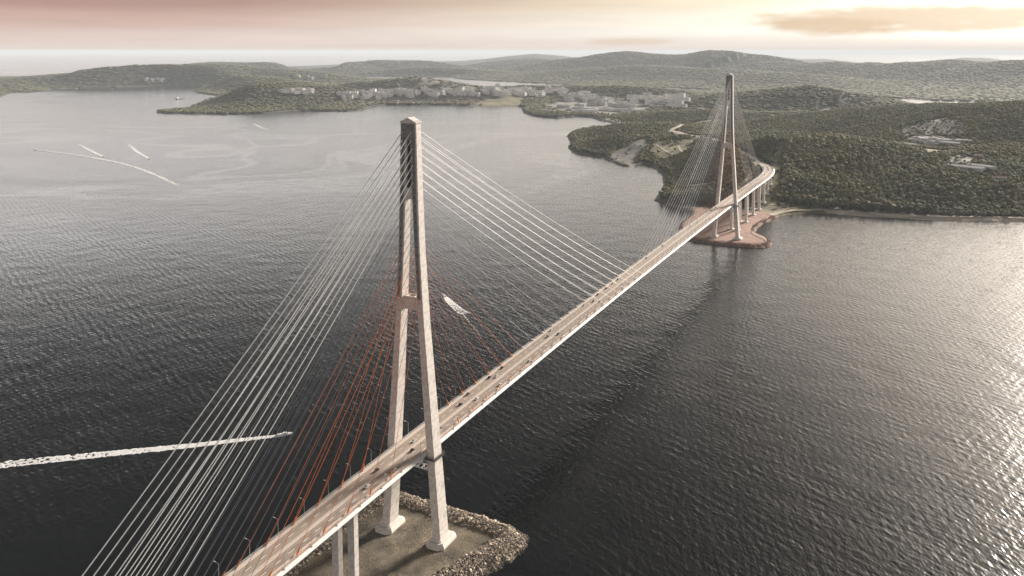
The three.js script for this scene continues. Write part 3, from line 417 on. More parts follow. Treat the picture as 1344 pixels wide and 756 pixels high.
// ---------------------------------------------------------------- stay cables
function stay(u0, s, side, k, where) {      // k = 0 is the longest; s = +1 right plane; side = +1 to the middle of the main span as seen from the first pylon
  const colour = k < 7 ? 'white' : k < 14 ? 'blue' : 'red', toMain = u0 === 0 ? side > 0 : side < 0;
  const back = k > 14 ? 48 + 24 * (20 - k) : 180 + 12 * (14 - k);
  const ua = u0 + side * (toMain ? 46 + 24 * (20 - k) : back), ya = deckY(ua) + 0.9, h = 312.5 - 6.05 * k, rise = u0 ? 1.0156 : 1;
  const A = V(ua, ya, s * 11.9), B = V(u0 + side * (wide(h) / 2 - 0.3), h * rise, s * (k < 2 ? 3.6 : (table(OUT, h) + table(IN, Math.min(h, 305))) / 2)), len = A.distanceTo(B);
  const rank = ['first', 'second', 'third', 'fourth', 'fifth', 'sixth', 'seventh'][6 - k % 7];
  const t = thing('stay_cable', `${rank} ${{ white: 'white', blue: 'blue-grey', red: 'orange-red' }[colour]} stay out from the ${where}, ${toMain ? 'main' : 'side'} span, ${s > 0 ? 'orange-posted' : 'grey-posted'} deck edge`, 'cable', [A.x, A.y, A.z], `${colour} stays of the ${where}`);
  const d = B.clone().sub(A), pts = []; for (let i = 0; i <= 14; i++) { const f = i / 14; pts.push(d.clone().multiplyScalar(f).add(V(0, -4 * f * (1 - f) * len * 0.0085, 0))); }
  mesh('cable', new THREE.TubeGeometry(new THREE.CatmullRomCurve3(pts), 18, colour === 'white' ? (toMain ? 0.2 : 0.29) : colour === 'red' ? (toMain || u0 ? 0.07 : 0.18) : 0.16, 6), M[colour === 'white' ? 'white' : colour], t);
  const dir = pts[1].clone().normalize();
  mesh('anchor_sleeve', bar(dir.clone().multiplyScalar(-1.5), dir.clone().multiplyScalar(4.2), 0.5, 8), colour === 'red' ? M.orange : M.white, t);
  const dn = pts[13].clone().sub(d).normalize(); mesh('upper_socket', bar(d, d.clone().addScaledVector(dn, 1.6), 0.45, 8), M.darkSteel, t);
}
for (const [u0, where] of [[0, 'gravel-island pylon'], [1104, 'red-island pylon']]) for (const side of [-1, 1]) for (const s of [-1, 1]) for (let k = 0; k < 21; k++) stay(u0, s, side, k, where);

// ---------------------------------------------------------------- street lamps along both edges of the deck
{
  const make = () => { const t = thing('street_lamp', 'slim grey street lamp arching over the roadway from the edge of the bridge deck', 'street lamp', [0, 0, 0], 'street lamps along the bridge deck'); mesh('pole', new THREE.CylinderGeometry(0.11, 0.2, 10.5, 6).translate(0, 5.25, 0), M.steel, t); mesh('arm', bar(V(0, 10.4, 0), V(0, 11, -2.6), 0.09), M.steel, t); mesh('lamp_head', loft([ring(0, 10.86, -2.9, 0.5, 1.5, 0.12), ring(0, 11.1, -2.9, 0.36, 1.3, 0.1)]), M.lampHead, t); mesh('base_plate', box(0.7, 0.4, 0.7, 0, 0.2, 0), M.steel, t); return t; };
  const first = make(); let n = 0;
  for (let u = -204; u < 1560; u += 24) for (const s of [-1, 1]) { if (Math.abs(u) < 10 || Math.abs(u - 1104) < 10) continue; const i = frame.findIndex((f) => f.p.x >= u), f = frame[i], p = f.p.clone().addScaledVector(f.r, s * 13.2), turn = s > 0 ? 0 : Math.PI; if (!n++) { first.position.set(p.x, p.y - 0.5, p.z); first.rotation.y = turn; } else dup(first, 'street_lamp', [p.x, p.y - 0.5, p.z], turn); }
}

// ---------------------------------------------------------------- cars
function makeCar(name, label, group, paint) {
  const t = thing(name, label, 'car', [0, 0, 0], group);
  const ext = (pts, w, bev) => new THREE.ExtrudeGeometry(new THREE.Shape(pts.map(([a, b]) => new THREE.Vector2(a, b))), { depth: w - 2 * bev, bevelEnabled: true, bevelSize: bev, bevelThickness: bev, bevelSegments: 2 }).translate(0, 0, -(w - 2 * bev) / 2);
  mesh('body', ext([[-2.25, 0.35], [-2.3, 0.85], [-2.1, 1.0], [-0.9, 1.05], [1.0, 1.0], [2.1, 0.85], [2.3, 0.6], [2.25, 0.35]], 1.85, 0.08), paint, t);
  const cab = mesh('cabin', ext([[-1.7, 1.0], [-1.25, 1.48], [0.35, 1.5], [1.05, 1.0]], 1.6, 0.07), M.glass, t);
  mesh('roof', ext([[-1.2, 1.5], [-1.1, 1.58], [0.2, 1.58], [0.33, 1.5]], 1.5, 0.04), paint, cab);
  for (const x of [-1.4, 1.4]) for (const z of [-0.85, 0.85]) { const w = mesh('wheel', new THREE.CylinderGeometry(0.36, 0.36, 0.24, 12).rotateX(Math.PI / 2).translate(x, 0.36, z), M.tyre, t); mesh('rim', new THREE.CylinderGeometry(0.2, 0.2, 0.26, 8).rotateX(Math.PI / 2).translate(x, 0.36, z), M.chrome, w); }
  for (const z of [-0.62, 0.62]) { mesh('headlight', box(0.12, 0.16, 0.36, 2.31, 0.72, z), M.lampClear, t); mesh('tail_light', box(0.1, 0.16, 0.34, -2.33, 0.8, z), M.lampRed, t); }
  return t;
}
const paints = [['white_car', 'white car driving on the bridge deck', 'white cars on the bridge', new THREE.MeshPhysicalMaterial({ color: 0xe8e6e2, roughness: 0.4, clearcoat: 0.8 })], ['black_car', 'black car driving on the bridge deck', 'black cars on the bridge', new THREE.MeshPhysicalMaterial({ color: 0x0d0d0f, roughness: 0.35, clearcoat: 0.8 })], ['grey_car', 'grey car driving on the bridge deck', 'grey cars on the bridge', new THREE.MeshPhysicalMaterial({ color: 0x5a5c60, roughness: 0.4, clearcoat: 0.8 })]];
const protoCar = [null, null, null];
function putCar(kind, x, y, z, d) { const turn = -Math.atan2(d.z, d.x); if (!protoCar[kind]) { const c = protoCar[kind] = makeCar(...paints[kind]); c.position.set(x, y, z); c.rotation.y = turn; return c; } return dup(protoCar[kind], paints[kind][0], [x, y, z], turn); }
const spots = [[483, 638, 0], [494, 617, 1], [519, 617, 0], [541, 591, 1], [542, 578, 0], [602, 530, 1], [628, 523, 0], [578, 562, 2], [603, 530, 1], [616, 517, 1], [643, 495, 1], [652, 494, 0], [653.6, 504, 0], [661.6, 482.5, 1], [693, 473, 0], [716.5, 441, 1], [723, 433, 0], [735, 438.5, 1], [768, 400, 0], [777, 394.6, 2], [784, 386, 1], [789.5, 394.6, 0], [796.5, 378, 1], [800, 371, 0], [813, 372, 0], [809, 366, 1], [846, 338, 1], [868, 322, 1], [884, 311, 0], [908, 296, 1], [917, 292, 0], [934, 276, 1], [940, 272, 2], [985, 241, 1], [995, 236, 0], [1003, 229, 1], [1008, 222, 2], [990, 204, 0], [975, 198, 1]];
const lanes = [-7.9, -3.4, 3.4, 7.9];
for (const [px, py, kind] of spots) {
  let h = 75, p; for (let k = 0; k < 4; k++) { p = ground(px, py, h); const b = frame.reduce((m, f) => f.p.distanceToSquared(p) < m[0] ? [f.p.distanceToSquared(p), f] : m, [1e12, null])[1]; h = b.p.y + 0.7; }
  const f = frame.reduce((m, g) => g.p.distanceToSquared(p) < m[0] ? [g.p.distanceToSquared(p), g] : m, [1e12, null])[1], rel = p.clone().sub(f.p), a = rel.dot(f.r), l = rel.dot(f.d), lane = lanes.reduce((m, q) => Math.abs(q - a) < Math.abs(m - a) ? q : m, 99);
  const q = f.p.clone().addScaledVector(f.d, l).addScaledVector(f.r, lane); q.y = f.p.x < 1480 ? deckY(q.x) : f.p.y + (f.p.x > 1730 ? 0.12 : 0);
  putCar(kind, q.x, q.y + 0.06, q.z, lane > 0 ? f.d : f.d.clone().negate());
}

// ---------------------------------------------------------------- smaller roads and paths
const TRACKS = [];
function ribbon(name, label, px, h, width, m, lift = 0.5) {
  const pts = px.map(([x, y]) => { let p = ground(x, y, h); for (let k = 0; k < 5; k++) p = ground(x, y, Math.max(0.5, mix(p.y, height(p.x, p.z), 0.7))); return V(p.x, 0, p.z); }), curve = new THREE.CatmullRomCurve3(pts, false, 'centripetal'), n = Math.ceil(curve.getLength() / 12), keep = name === 'shore_road' ? null : TRACKS, pos = [], uv = [], idx = [];
  for (let i = 0; i <= n; i++) { const p = curve.getPointAt(i / n), t = curve.getTangentAt(i / n); keep?.push([p.x, p.z, width / 2 + (height(p.x, p.z) > 20 ? 9 : 5)]); for (let k = 0; k < 3; k++) { const a = (k / 2 - 0.5) * width, x = p.x - t.z * a, z = p.z + t.x * a; pos.push(x, Math.max(0.4, height(x, z)) + lift, z); uv.push(x, z); } }
  for (let i = 0; i < n; i++) for (let k = 0; k < 2; k++) { const a = i * 3 + k; idx.push(a, a + 1, a + 3, a + 1, a + 4, a + 3); }
  const g = new THREE.BufferGeometry(); g.setAttribute('position', new THREE.Float32BufferAttribute(pos, 3)); g.setAttribute('uv', new THREE.Float32BufferAttribute(uv, 2)); g.setIndex(idx); g.computeVertexNormals(); return structure(name, g, m, label);
}
const dirt = std(0.60, 0.53, 0.44, 0.95, { map: tiled(grainTex, 20) });
ribbon('shore_road', 'pale dirt road along the wooded shore', [[1010, 282], [1035, 279.5], [1070, 278.5], [1110, 279.5], [1150, 282], [1200, 284.5], [1280, 287.5], [1344, 288], [1450, 292]], 4, 9, dirt, 0.8);
ribbon('dirt_track', 'dirt track rising from the shore to the wood', [[1062, 279], [1040, 273], [1020, 269.5], [1000, 268]], 8, 6, dirt, 0.8);
ribbon('dirt_track', 'dirt track forking in the meadow', [[862, 190], [873, 198], [884, 203]], 30, 7, dirt, 0.8);
ribbon('dirt_track', 'dirt track crossing the meadow', [[890, 191], [897, 199], [908, 190]], 32, 7, dirt, 0.8);
ribbon('hill_road', 'pale road winding through the far wood', [[925, 179], [905, 178], [890, 176], [882, 172], [890, 167], [915, 162], [950, 158], [985, 158], [1010, 155], [1016, 152], [990, 150], [960, 148]], 45, 14, dirt, 2);

ribbon('hillside_scar', 'bare pale cutting across the dark wooded slope by the shore', [[888, 248], [898, 245], [912, 243.5], [926, 242], [940, 240.5]], 24, 9, dirt, 1.5);
const pathDark = std(0.13, 0.085, 0.07, 0.95);
ribbon('island_path', 'dark kerb line curving along the edge of the reddish island', [[1006, 284.5], [997, 293], [986, 304.5], [990, 309], [1001, 313.5], [1005, 318.5], [998, 322]], 5.6, 2.6, pathDark, 0.35);
ribbon('island_path', 'dark drain line crossing the reddish island behind the pylon', [[957, 283], [945, 292], [934, 300], [925, 306]], 5.6, 2.2, pathDark, 0.35);
ribbon('plain_road', 'pale road crossing the plain beyond the bay', [[845, 128], [868, 131], [885, 136], [900, 141], [930, 143]], 14, 16, dirt, 2);
// ---------------------------------------------------------------- trees
const leafRng = rng(33);
function crownBlob(seed, detail) {
  const b = mergeVertices(new THREE.IcosahedronGeometry(1, detail).deleteAttribute('uv').deleteAttribute('normal')), p = b.attributes.position;
  for (let i = 0; i < p.count; i++) { const v = V().fromBufferAttribute(p, i), n = 0.74 + 0.34 * noise(v.x * 1.9 + seed, v.y * 1.9 + v.z * 1.3 + seed * 3) + 0.22 * noise(v.x * 4.2 + seed, v.z * 4.2 - v.y * 3 + seed) + 0.2 * Math.abs(noise(v.x * 3 + 7, v.z * 3 + v.y * 2)); p.setXYZ(i, v.x * n, v.y * n * (v.y < 0 ? 0.6 : 0.95), v.z * n); }
  b.computeVertexNormals(); return b;
}
function leafyCrown(seed) {      // clumps of small leaf faces through the volume of the crown
  const r = rng(seed), p = [], q = V(), a = V(), b = V();
  const lobes = []; for (let i = 0; i < 9; i++) { const t = r() * 6.28, e = r(); lobes.push([Math.cos(t) * 2.4 * Math.sqrt(r()), 5.2 + 5.2 * e, Math.sin(t) * 2.4 * Math.sqrt(r()), 1.5 + 1.2 * r() * (1.2 - e * 0.5)]); }
  for (const [x, y, z, s] of lobes) for (let k = 0; k < 46; k++) { q.set(r() - 0.5, r() - 0.42, r() - 0.5).normalize().multiplyScalar(s * (0.72 + 0.36 * r())); const c = V(x + q.x, y + q.y * 0.85, z + q.z), n = q.clone().normalize().add(V(r() - 0.5, r() - 0.5, r() - 0.5)).normalize(); a.set(r() - 0.5, r() - 0.5, r() - 0.5).cross(n).normalize().multiplyScalar(0.5 + 0.45 * r()); b.crossVectors(n, a).normalize().multiplyScalar(0.4 + 0.4 * r()); const v = [c.clone().add(a), c.clone().add(b), c.clone().sub(a), c.clone().sub(b)]; for (const i of [0, 1, 2, 0, 2, 3]) p.push(v[i].x, v[i].y, v[i].z); }
  const g = new THREE.BufferGeometry(); g.setAttribute('position', new THREE.Float32BufferAttribute(p, 3)); g.computeVertexNormals(); return g;
}
const trunkG = (seed) => { const r = rng(seed), l = [new THREE.CylinderGeometry(0.14, 0.34, 6.5, 6).translate(0, 3.2, 0)]; for (let i = 0; i < 4; i++) { const t = r() * 6.28; l.push(bar(V(0, 3.4 + i * 0.7, 0), V(Math.cos(t) * 1.9, 6 + i * 0.9, Math.sin(t) * 1.9), 0.1, 5)); } return merge(l); };
const forestHere = (x, z) => { for (const [tx, tz, w] of TRACKS) if (Math.abs(tx - x) < w && Math.abs(tz - z) < w) return 0; const sd = shore(x, z); if (sd < (z > 60 && x < 1900 ? 27 : 10) || (x < 1430 && z > -150) || (x < 1380)) return 0; const p = patchAt(x, z); if (p && p !== 'town') return p === 'meadow' ? 0.05 : p === 'yard' ? 0.12 : 0.02; if (x < 2750 && z > -650 && z < 300) { const [d, , side] = nearRoad(x, z); if (d < (side > 0 && x < 1760 ? 34 : 19)) return 0; } if (p === 'town') return 0.35; const gl = fbm(x / 95 + 40, z / 95, 3); return gl > 0.36 ? 0.12 : sd < 22 ? 0.6 : 1; };
{
  const cand = [], r = rng(77);
  for (let x = NEAR.x0; x < 3980; x += 8.6) for (let z = NEAR.z0; z < NEAR.z1; z += 8.6) {
    const X = x + (r() - 0.5) * 7.6, Z = z + (r() - 0.5) * 7.6; if (!inView(X, Z, 60)) continue; const f = forestHere(X, Z); if (!f || r() > f) continue;
    const h = height(X, Z); if (h < 1) continue; cand.push([X, h, Z, Math.hypot(X - EYE.x, Z - EYE.z)]);
  }
  cand.sort((a, b) => a[3] - b[3]);
  // the 300 nearest are trees of their own
  const near = []; for (const c of cand) { if (near.length < 300 && c[3] < 99999 && inView(c[0], c[2], 0)) near.push(c); }
  const nearSet = new Set(near), labels = ['broad leafy tree with dark green crown at the edge of the wood', 'tall leafy tree with olive green crown at the edge of the wood', 'leafy tree with yellowish green crown at the edge of the wood'];
  const protos = [0, 1, 2].map((k) => { const t = thing('leafy_tree', labels[k], 'tree', [0, 0, 0], 'trees along the near edge of the wood'); mesh('trunk', trunkG(k + 3), M.trunk, t); mesh('crown', leafyCrown(k * 11 + 2), std(...[[0.062, 0.075, 0.036], [0.072, 0.076, 0.034], [0.095, 0.09, 0.036]][k], 0.95), t); return t; });
  near.forEach(([x, y, z], i) => { const k = i % 3, t = i < 3 ? protos[k] : dup(protos[k], 'leafy_tree', [0, 0, 0]); t.position.set(x, y - 0.3, z); t.rotation.y = r() * 6.28; const s = 0.95 + 0.4 * r(); t.scale.set(s * 1.15, s, s * 1.15); });
  const rest = cand.filter((c) => !nearSet.has(c)), o = new THREE.Object3D(), c = new THREE.Color(), parts = [[], [], []];
  rest.forEach((q) => parts[Math.floor(r() * 3)].push(q));
  const holder = new THREE.Group(); holder.name = 'forest'; tag(holder, 'dense mixed wood covering the hills behind the bridge', 'forest', null, 'stuff'); scene.add(holder);
  parts.forEach((list, k) => {
    const im = new THREE.InstancedMesh(crownBlob(k * 5 + 1, 2), M.foliage, list.length); im.name = 'tree_crowns'; im.userData.kind = 'stuff'; im.castShadow = im.receiveShadow = true;
    list.forEach(([x, y, z], i) => { const s = 2.8 + 3.9 * r() * (0.5 + 0.6 * r()); o.position.set(x, y + s * 0.75 + (r() - 0.3) * 2, z); o.rotation.set(0, r() * 6.28, 0); o.scale.set(s * 1.22, s * (0.95 + 0.35 * r()), s * 1.22); o.updateMatrix(); im.setMatrixAt(i, o.matrix); const m = 0.78 + 0.5 * r() + 0.55 * fbm(x / 160, z / 160, 3), y2 = 0.12 + 1.2 * fbm(x / 300 + 8, z / 300, 3) + 0.7 * (r() - 0.5); c.setRGB(m * (1 + 0.35 * y2), m, m * (1 - 0.25 * y2)); im.setColorAt(i, c); });
    holder.add(im);
  });
  console.log('near trees', cand.length);
  // farther off, crowns stand for groups of trees
  const farList = [];
  for (const [step, d0, d1] of [[30, 0, 6600], [50, 6600, 16500]]) for (let x = 1600; x < 16500; x += step) for (let z = -13000; z < 5200; z += step) {
    const X = x + (r() - 0.5) * step * 0.85, Z = z + (r() - 0.5) * step * 0.85; if (!inView(X, Z, 60) || (X < 3985 && Z > NEAR.z0 && Z < NEAR.z1)) continue; const d = Math.hypot(X - EYE.x, Z - EYE.z); if (d < d0 || d > d1 || r() < (d - 12000) / 4500) continue;
    const sd = shore(X, Z); if (sd < 14 + step * 0.2 || TRACKS.some(([tx, tz, w]) => Math.abs(tx - X) < w + 10 && Math.abs(tz - Z) < w + 10)) continue; const p = patchAt(X, Z); if ((p && p !== 'town') || (p === 'town' && r() > 0.4)) continue; farList.push([X, height(X, Z, sd), Z, step / 30]);
  }
  const im = new THREE.InstancedMesh(crownBlob(31, 2), M.foliage, farList.length); im.name = 'far_forest'; tag(im, 'far wood on the hills round the bay', 'forest', null, 'stuff'); im.castShadow = im.receiveShadow = true;
  farList.forEach(([x, y, z, k], i) => { const s = 7 + 4 * r(); o.position.set(x, y + 2.5, z); o.rotation.set(0, r() * 6.28, 0); o.scale.set(s * 2.0 * k, s * mix(0.95, 0.8, k - 1), s * 2.0 * k); o.updateMatrix(); im.setMatrixAt(i, o.matrix); const m = 0.8 + 0.3 * r() + 0.3 * fbm(x / 300, z / 300, 3); c.setRGB(m, m, m); im.setColorAt(i, c); });
  scene.add(im); console.log('far trees', farList.length);
}

// ---------------------------------------------------------------- buildings
const bw = new THREE.MeshStandardMaterial();
function makeBuilding(kind, w, d, floors, wall) {
  const h = floors * 3.4, g = [], b = [], r = [];
  const block = (x, z, ww, dd, n) => { const hh = n * 3.4; g.push(box(ww, hh + 3, dd, x, hh / 2 - 1.5, z)); for (let k = 0; k < n; k++) b.push(box(ww * 0.94, 0.9, dd + 0.3, x, k * 3.4 + 1.9, z), box(ww + 0.3, 0.6, dd * 0.9, x, k * 3.4 + 1.9, z)); r.push(box(ww + 0.5, 0.5, dd + 0.5, x, hh + 0.25, z), box(ww * 0.25, 2.4, dd * 0.4, x + ww * 0.15, hh + 1.6, z)); };
  if (kind === 0) { block(0, 0, w, d, floors); }
  if (kind === 1) { block(0, 0, w, d, floors); block(w * 0.36, d * 0.9, w * 0.28, d * 0.8, Math.max(2, floors - 2)); block(-w * 0.36, d * 0.9, w * 0.28, d * 0.8, Math.max(2, floors - 2)); }
  if (kind === 2) { block(0, 0, w * 0.5, d, floors); block(w * 0.4, 0, w * 0.3, d * 0.9, Math.max(2, floors - 3)); block(-w * 0.4, 0, w * 0.3, d * 0.9, Math.max(2, floors - 4)); }
  if (kind === 3) { const s = new THREE.Shape([[-d / 2, 0], [d / 2, 0], [d / 2, h * 0.75], [0, h], [-d / 2, h * 0.75]].map(([a, c]) => new THREE.Vector2(a, c))); g.push(new THREE.ExtrudeGeometry(s, { depth: w, bevelEnabled: false }).translate(0, 0, -w / 2).rotateY(Math.PI / 2)); const sl = Math.hypot(d / 2, h * 0.25) + 0.6, an = Math.atan2(h * 0.25, d / 2); for (const q of [-1, 1]) r.push(new THREE.BoxGeometry(w + 1, 0.4, sl).rotateX(q * an).translate(0, h * 0.875 + 0.25, q * d / 4)); b.push(box(w * 0.9, 1.2, d + 0.2, 0, h * 0.45, 0)); }
  return [merge(g), merge(b), merge(r), wall];
}
const stock = [[0, 62, 16, 6, 'wall'], [1, 70, 15, 7, 'wall'], [2, 58, 18, 9, 'wall'], [0, 44, 15, 4, 'wallGrey'], [3, 60, 26, 3, 'wallGrey'], [3, 24, 12, 2, 'wall'], [0, 90, 34, 3, 'wall']].map((a) => makeBuilding(...a));
const bnames = ['apartment_block', 'winged_block', 'stepped_block', 'low_block', 'warehouse', 'house', 'hall'];
const bRng = rng(404);
const bProto = new Map();
function putBuilding(k, px, py, h0, label, group, scale = 1, turn = null) {
  const d = ray(px, py), flat = Math.hypot(d.x, d.z); let p = ground(px, py, h0);
  for (let D = 1700; D < 16000; D += 22) { const x = EYE.x + d.x / flat * D, z = EYE.z + d.z / flat * D, y = EYE.y + d.y / flat * D; if (y < 140 && y <= Math.max(0.5, height(x, z))) { p = V(x, y, z); break; } }     // where the sight line first meets the land
  const away = p.clone().sub(EYE).setY(0).normalize(); for (let i = 0; i < 40 && shore(p.x, p.z) < 16; i++) p.addScaledVector(away, 15);
  const y = Math.max(1, height(p.x, p.z)), a = turn ?? (HEADING * -1 + Math.PI / 2 + (bRng() - 0.5) * 0.9); let t;
  if (!bProto.has(k)) { t = thing(bnames[k], label, 'building', [p.x, y, p.z], group); const [g, b, r, w] = stock[k]; mesh('wall', g, M[w], t); mesh('window_band', b, M.glassBand, t); mesh('roof', r, k === 5 ? M.roofRed : M.roof, t); bProto.set(k, t); }
  else { t = dup(bProto.get(k), bnames[k], [p.x, y, p.z]); tag(t, label, 'building', group); }
  t.rotation.y = a; t.scale.setScalar(scale * 1.3); return t;
}
const L1 = ['pale campus block in the long row above the bay shore', 'campus blocks above the bay'];
for (let i = 0; i < 26; i++) { const x = 452 + i * 9.6 + (bRng() - 0.5) * 5, row = i % 3; putBuilding([0, 1, 2, 0, 1][Math.floor(bRng() * 5)], x, 128.5 - row * 2.2 - clamp((x - 450) / 60) * 2 + (bRng() - 0.5) * 1.4, 20, L1[0], L1[1], 1 + 0.5 * bRng()); }
for (let i = 0; i < 12; i++) putBuilding([0, 3, 1][i % 3], 450 + i * 5.4 + bRng() * 3, 131.5 - (i % 4) * 1.6 - i * 0.2, 18, 'pink-white block clustered at the wooded point above the bay', 'clustered blocks at the wooded point', 0.9 + 0.4 * bRng());
for (let i = 0; i < 16; i++) putBuilding([0, 1, 3, 2][i % 4], 640 + i * 4 + bRng() * 4, 119 + bRng() * 8, 20, 'pale block in the cluster over the meadow by the bay', 'blocks over the meadow', 0.8 + 0.5 * bRng());
for (let i = 0; i < 20; i++) { const x = 700 + bRng() * 100; putBuilding([0, 1, 2, 3][i % 4], x, 121 + (x - 700) * 0.12 + (bRng() - 0.5) * 9, 22, 'pale block among trees on the slope behind the bay head', 'blocks behind the bay head', 0.95 + 0.45 * bRng()); }
for (let i = 0; i < 16; i++) putBuilding([4, 6, 4, 3][i % 4], 720 + bRng() * 130, 137 + bRng() * 11, 10, 'long low shed on the pale yard at the head of the bay', 'sheds on the yard at the bay head', 0.9 + 0.5 * bRng());
for (let i = 0; i < 34; i++) putBuilding(5, 492 + bRng() * 130, 133.5 + bRng() * 3.4, 6, 'small house in the waterside row below the campus blocks', 'small waterside houses', 0.9 + 0.6 * bRng());
for (let i = 0; i < 26; i++) { const x = 742 + bRng() * 150; putBuilding([0, 3, 1, 4, 2][i % 5], x, 126 + (x - 742) * 0.05 + bRng() * 10, 16, 'pale block scattered over the plain between the bay and the tall stays', 'blocks scattered over the plain', 0.8 + 0.5 * bRng()); }
for (let i = 0; i < 9; i++) putBuilding([6, 3, 0][i % 3], 370 + i * 4.4, 121.5 + (i % 2) * 1.4, 20, 'white building of the group on the wooded headland', 'white buildings on the headland', 1.0 + 0.4 * bRng());
for (let i = 0; i < 10; i++) putBuilding([3, 0, 5][i % 3], 190 + i * 2.8, 106 + (i % 3) * 1.2, 25, 'tiny white building of the hamlet across the far inlet', 'hamlet across the inlet', 1.2);
for (let i = 0; i < 10; i++) putBuilding([5, 3][i % 2], 384 + bRng() * 70, 100 + bRng() * 5, 40, 'scattered pale house on the far hillside beyond the headland', 'scattered far houses', 1.4);
for (let i = 0; i < 14; i++) putBuilding([4, 5, 3, 6][i % 4], 1180 + bRng() * 90, 185.5 + bRng() * 7, 50, 'low industrial building in the clearing on the wooded hillside', 'buildings in the upper clearing', 0.6 + 0.3 * bRng());
for (let i = 0; i < 9; i++) putBuilding([5, 4, 5][i % 3], 1245 + bRng() * 46, 219.5 + bRng() * 7, 46, 'low building in the lower clearing on the wooded hillside', 'buildings in the lower clearing', 0.6 + 0.3 * bRng());
for (const [x, y, k, s] of [[1276, 206, 6, 0.4], [1284, 206, 5, 0.8], [1312, 237, 5, 1.0], [1206, 201, 5, 0.9]]) putBuilding(k, x, y, 48, 'lone pale house standing among trees on the wooded hillside', 'lone houses in the hillside wood', s);
putBuilding(2, 893, 135, 22, 'tall grey block rising from the wood beyond the bay', undefined, 1.5);
putBuilding(0, 882, 134, 22, 'long slab block beside the tall grey block beyond the bay', undefined, 1.1);
for (let i = 0; i < 6; i++) putBuilding([0, 3][i % 2], 850 + i * 8, 127 + (i % 3) * 2.5, 18, 'low block beside the road crossing the plain beyond the bay', 'low blocks on the plain', 1.1);
for (let i = 0; i < 4; i++) putBuilding(5, 716 + i * 4.5, 103.5 + (i % 2), 50, 'far white house on the shore under the long ridge', 'far houses under the ridge', 2.2);

// ---------------------------------------------------------------- boats and their wakes
function hullGeo(L, B, D) { const secs = []; for (let i = 0; i <= 8; i++) { const t = i / 8, b = B / 2 * (t < 0.55 ? 1 : Math.sqrt(Math.max(0.002, 1 - ((t - 0.55) / 0.46) ** 2))), y = D + 0.35 * D * t * t, x = -L / 2 + L * t; secs.push([V(x, -0.25 * D, -b * 0.45), V(x, -0.25 * D, b * 0.45), V(x, 0.35 * D, b * 0.9), V(x, y, b), V(x, y, -b), V(x, 0.35 * D, -b * 0.9)]); } return loft(secs.reverse()); }
function motorBoat(px, py, heading, label, L = 11, group) {
  const p = ground(px, py), t = thing('motor_boat', label, 'boat', [p.x, 0, p.z], group); t.rotation.y = -heading;
  mesh('hull', hullGeo(L, L * 0.3, L * 0.1), M.hullWhite, t);
  const c = mesh('cabin', loft([ring(L * 0.02, L * 0.08, 0, L * 0.34, L * 0.2, L * 0.03), ring(-L * 0.01, L * 0.2, 0, L * 0.24, L * 0.17, L * 0.03)]), M.hullWhite, t);
  mesh('windscreen', loft([ring(L * 0.165, L * 0.12, 0, L * 0.05, L * 0.19, L * 0.01), ring(L * 0.12, L * 0.18, 0, L * 0.05, L * 0.17, L * 0.01)]), M.glass, c);
  mesh('outboard_motor', box(L * 0.06, L * 0.12, L * 0.07, -L * 0.52, L * 0.1, 0), M.hullDark, t);
  return [t, p];
}
const blob = (() => { const g = new THREE.IcosahedronGeometry(1, 1), p = g.attributes.position; for (let i = 0; i < p.count; i++) { const n = 0.7 + 0.5 * noise(p.getX(i) * 2 + 3, p.getZ(i) * 2 + p.getY(i)); p.setXYZ(i, p.getX(i) * n, p.getY(i) * n, p.getZ(i) * n); } g.computeVertexNormals(); return g; })();
// foam trailing behind a boat along picture points on the water; w0..w1: half width in metres
function wake(label, px, w0, w1, count, seed, { edge = 0.6, size = 1, thin = 1 } = {}) {
  const c = new THREE.CatmullRomCurve3(px.map(([x, y]) => ground(x, y)), false, 'centripetal'), r = rng(seed), o = new THREE.Object3D(), list = [];
  for (let i = 0; i < count; i++) {
    const t = Math.pow(r(), thin), p = c.getPointAt(t), d = c.getTangentAt(t), w = mix(w0, w1, Math.sqrt(t)), n = noise(t * 60, seed); let a;
    if (r() < edge) a = (r() < 0.5 ? -1 : 1) * w * (0.82 + 0.25 * n + 0.3 * (r() - 0.5)); else a = (r() - 0.5) * 1.6 * w;
    if (noise((p.x - d.z * a) / 4 + seed, (p.z + d.x * a) / 4) < mix(-0.75, -0.05, t) || r() < t * 0.4) continue;
    const s = size * (0.5 + 1.3 * r() * r()) * mix(1, 0.7, t); o.position.set(p.x - d.z * a, 0.02, p.z + d.x * a); o.rotation.set(0, -Math.atan2(d.z, d.x) + (r() - 0.5), 0); o.scale.set(s * 1.7, s * 0.28, s * 0.8); o.updateMatrix(); list.push(o.matrix.clone());
  }
  const im = new THREE.InstancedMesh(blob, M.foam, list.length); list.forEach((m, i) => im.setMatrixAt(i, m)); im.name = numbered('boat_wake'); im.castShadow = im.receiveShadow = true; tag(im, label, 'wake', null, 'stuff'); scene.add(im);
}
const headTo = (a, b) => { const p = ground(...a), q = ground(...b); return Math.atan2(q.z - p.z, q.x - p.x); };
motorBoat(374, 571, headTo([300, 579], [374, 571]), 'white motor boat at the head of the long foam trail beside the stays', 14);
wake('long broad trail of white foam beside the stay cables', [[371, 571.5], [320, 577], [250, 585], [180, 592], [100, 600], [40, 606], [-30, 614]], 1.0, 6.5, 13000, 11, { edge: 0.55, size: 1.05 });
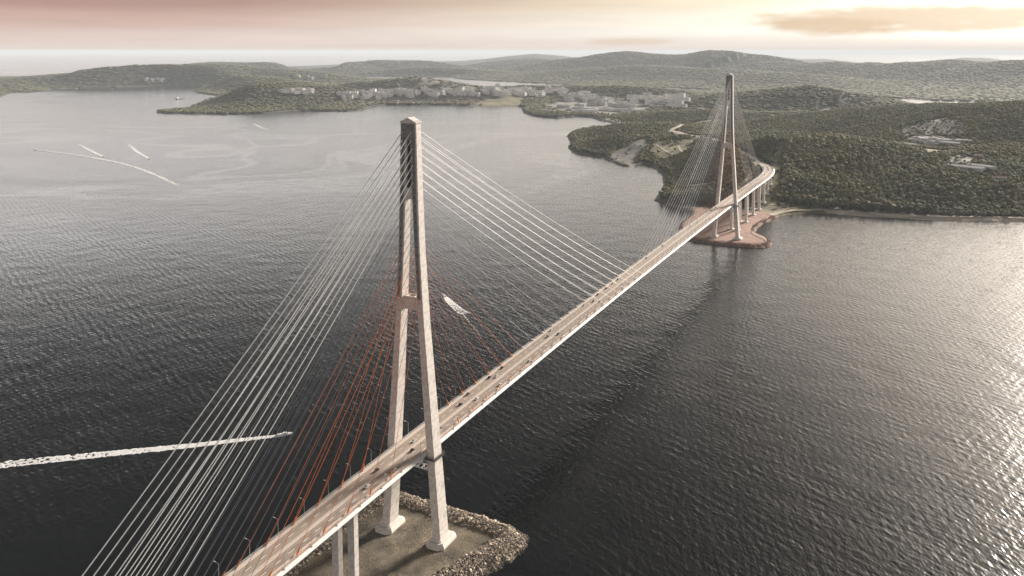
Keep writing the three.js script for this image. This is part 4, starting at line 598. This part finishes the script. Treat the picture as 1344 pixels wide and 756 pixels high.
motorBoat(583, 388.5, headTo([600, 404], [583, 388]), 'white motor boat with a short spread wake behind the first pylon', 12);
wake('short spread wake of foam behind the first pylon', [[584.5, 390], [590, 396], [597, 402], [604, 408], [611, 412]], 2.0, 7.5, 3200, 12, { edge: 0.5, size: 1.0, thin: 1.5 });
wake('thin line of foam trailing off the spread wake', [[604, 407], [612, 418], [622, 430], [632, 444]], 0.5, 0.8, 160, 13, { size: 0.8 });
const bo = [[136, 206, [[135, 205.6], [125, 201], [114, 195.5], [104, 190]], 'white speed boat running before the middle of three foam trails on the open bay'], [196, 208.6, [[195, 208], [187, 203.5], [178, 198], [169, 190]], 'white speed boat drawing the short trail nearest the headland'], [46, 197, [[48, 197.2], [70, 199.5], [100, 203.5], [132, 209], [165, 216], [200, 228], [232, 243]], 'white speed boat drawing the longest trail on the open bay'], [333, 162.6, [[334, 163], [340, 166], [346, 168.6], [352, 170]], 'white speed boat alone with a faint trail off the wooded headland']];
bo.forEach(([x, y, w, label], i) => { motorBoat(x, y, headTo(w[1], w[0]), label, 15); wake(label.replace('white speed boat', 'foam trail of the speed boat'), w, 2.2, i === 2 ? 5 : 7, [1800, 1600, 3600, 500][i], 20 + i, { size: 3.0, edge: 0.3 }); });
{
  const p = ground(237, 130), t = thing('cargo_barge', 'dark low cargo ship lying in the inlet before the headland', 'ship', [p.x, 0, p.z]); t.rotation.y = -(headTo([230, 130.4], [245, 129]));
  mesh('hull', hullGeo(105, 16, 7), M.hullDark, t); const hatch = mesh('hatch_covers', merge([0, 1, 2].map((k) => box(20, 2, 11, -18 + k * 24, 8.2, 0))), M.deckRed, t); const br = mesh('bridge_house', merge([box(12, 9, 12, -43, 11.5, 0), box(8, 3, 14, -43, 17.5, 0)]), M.hullWhite, t); mesh('funnel', new THREE.CylinderGeometry(1.5, 1.8, 6, 10).translate(-48, 18, 0), M.hullDark, br);
  for (const [x, y, l] of [[100, 116.6, 'white yacht moored off the hamlet shore'], [147, 116.3, 'white launch moored nearer the hamlet beach']]) motorBoat(x, y, 0.4, l, 26);
}
renderer.render(scene, camera);
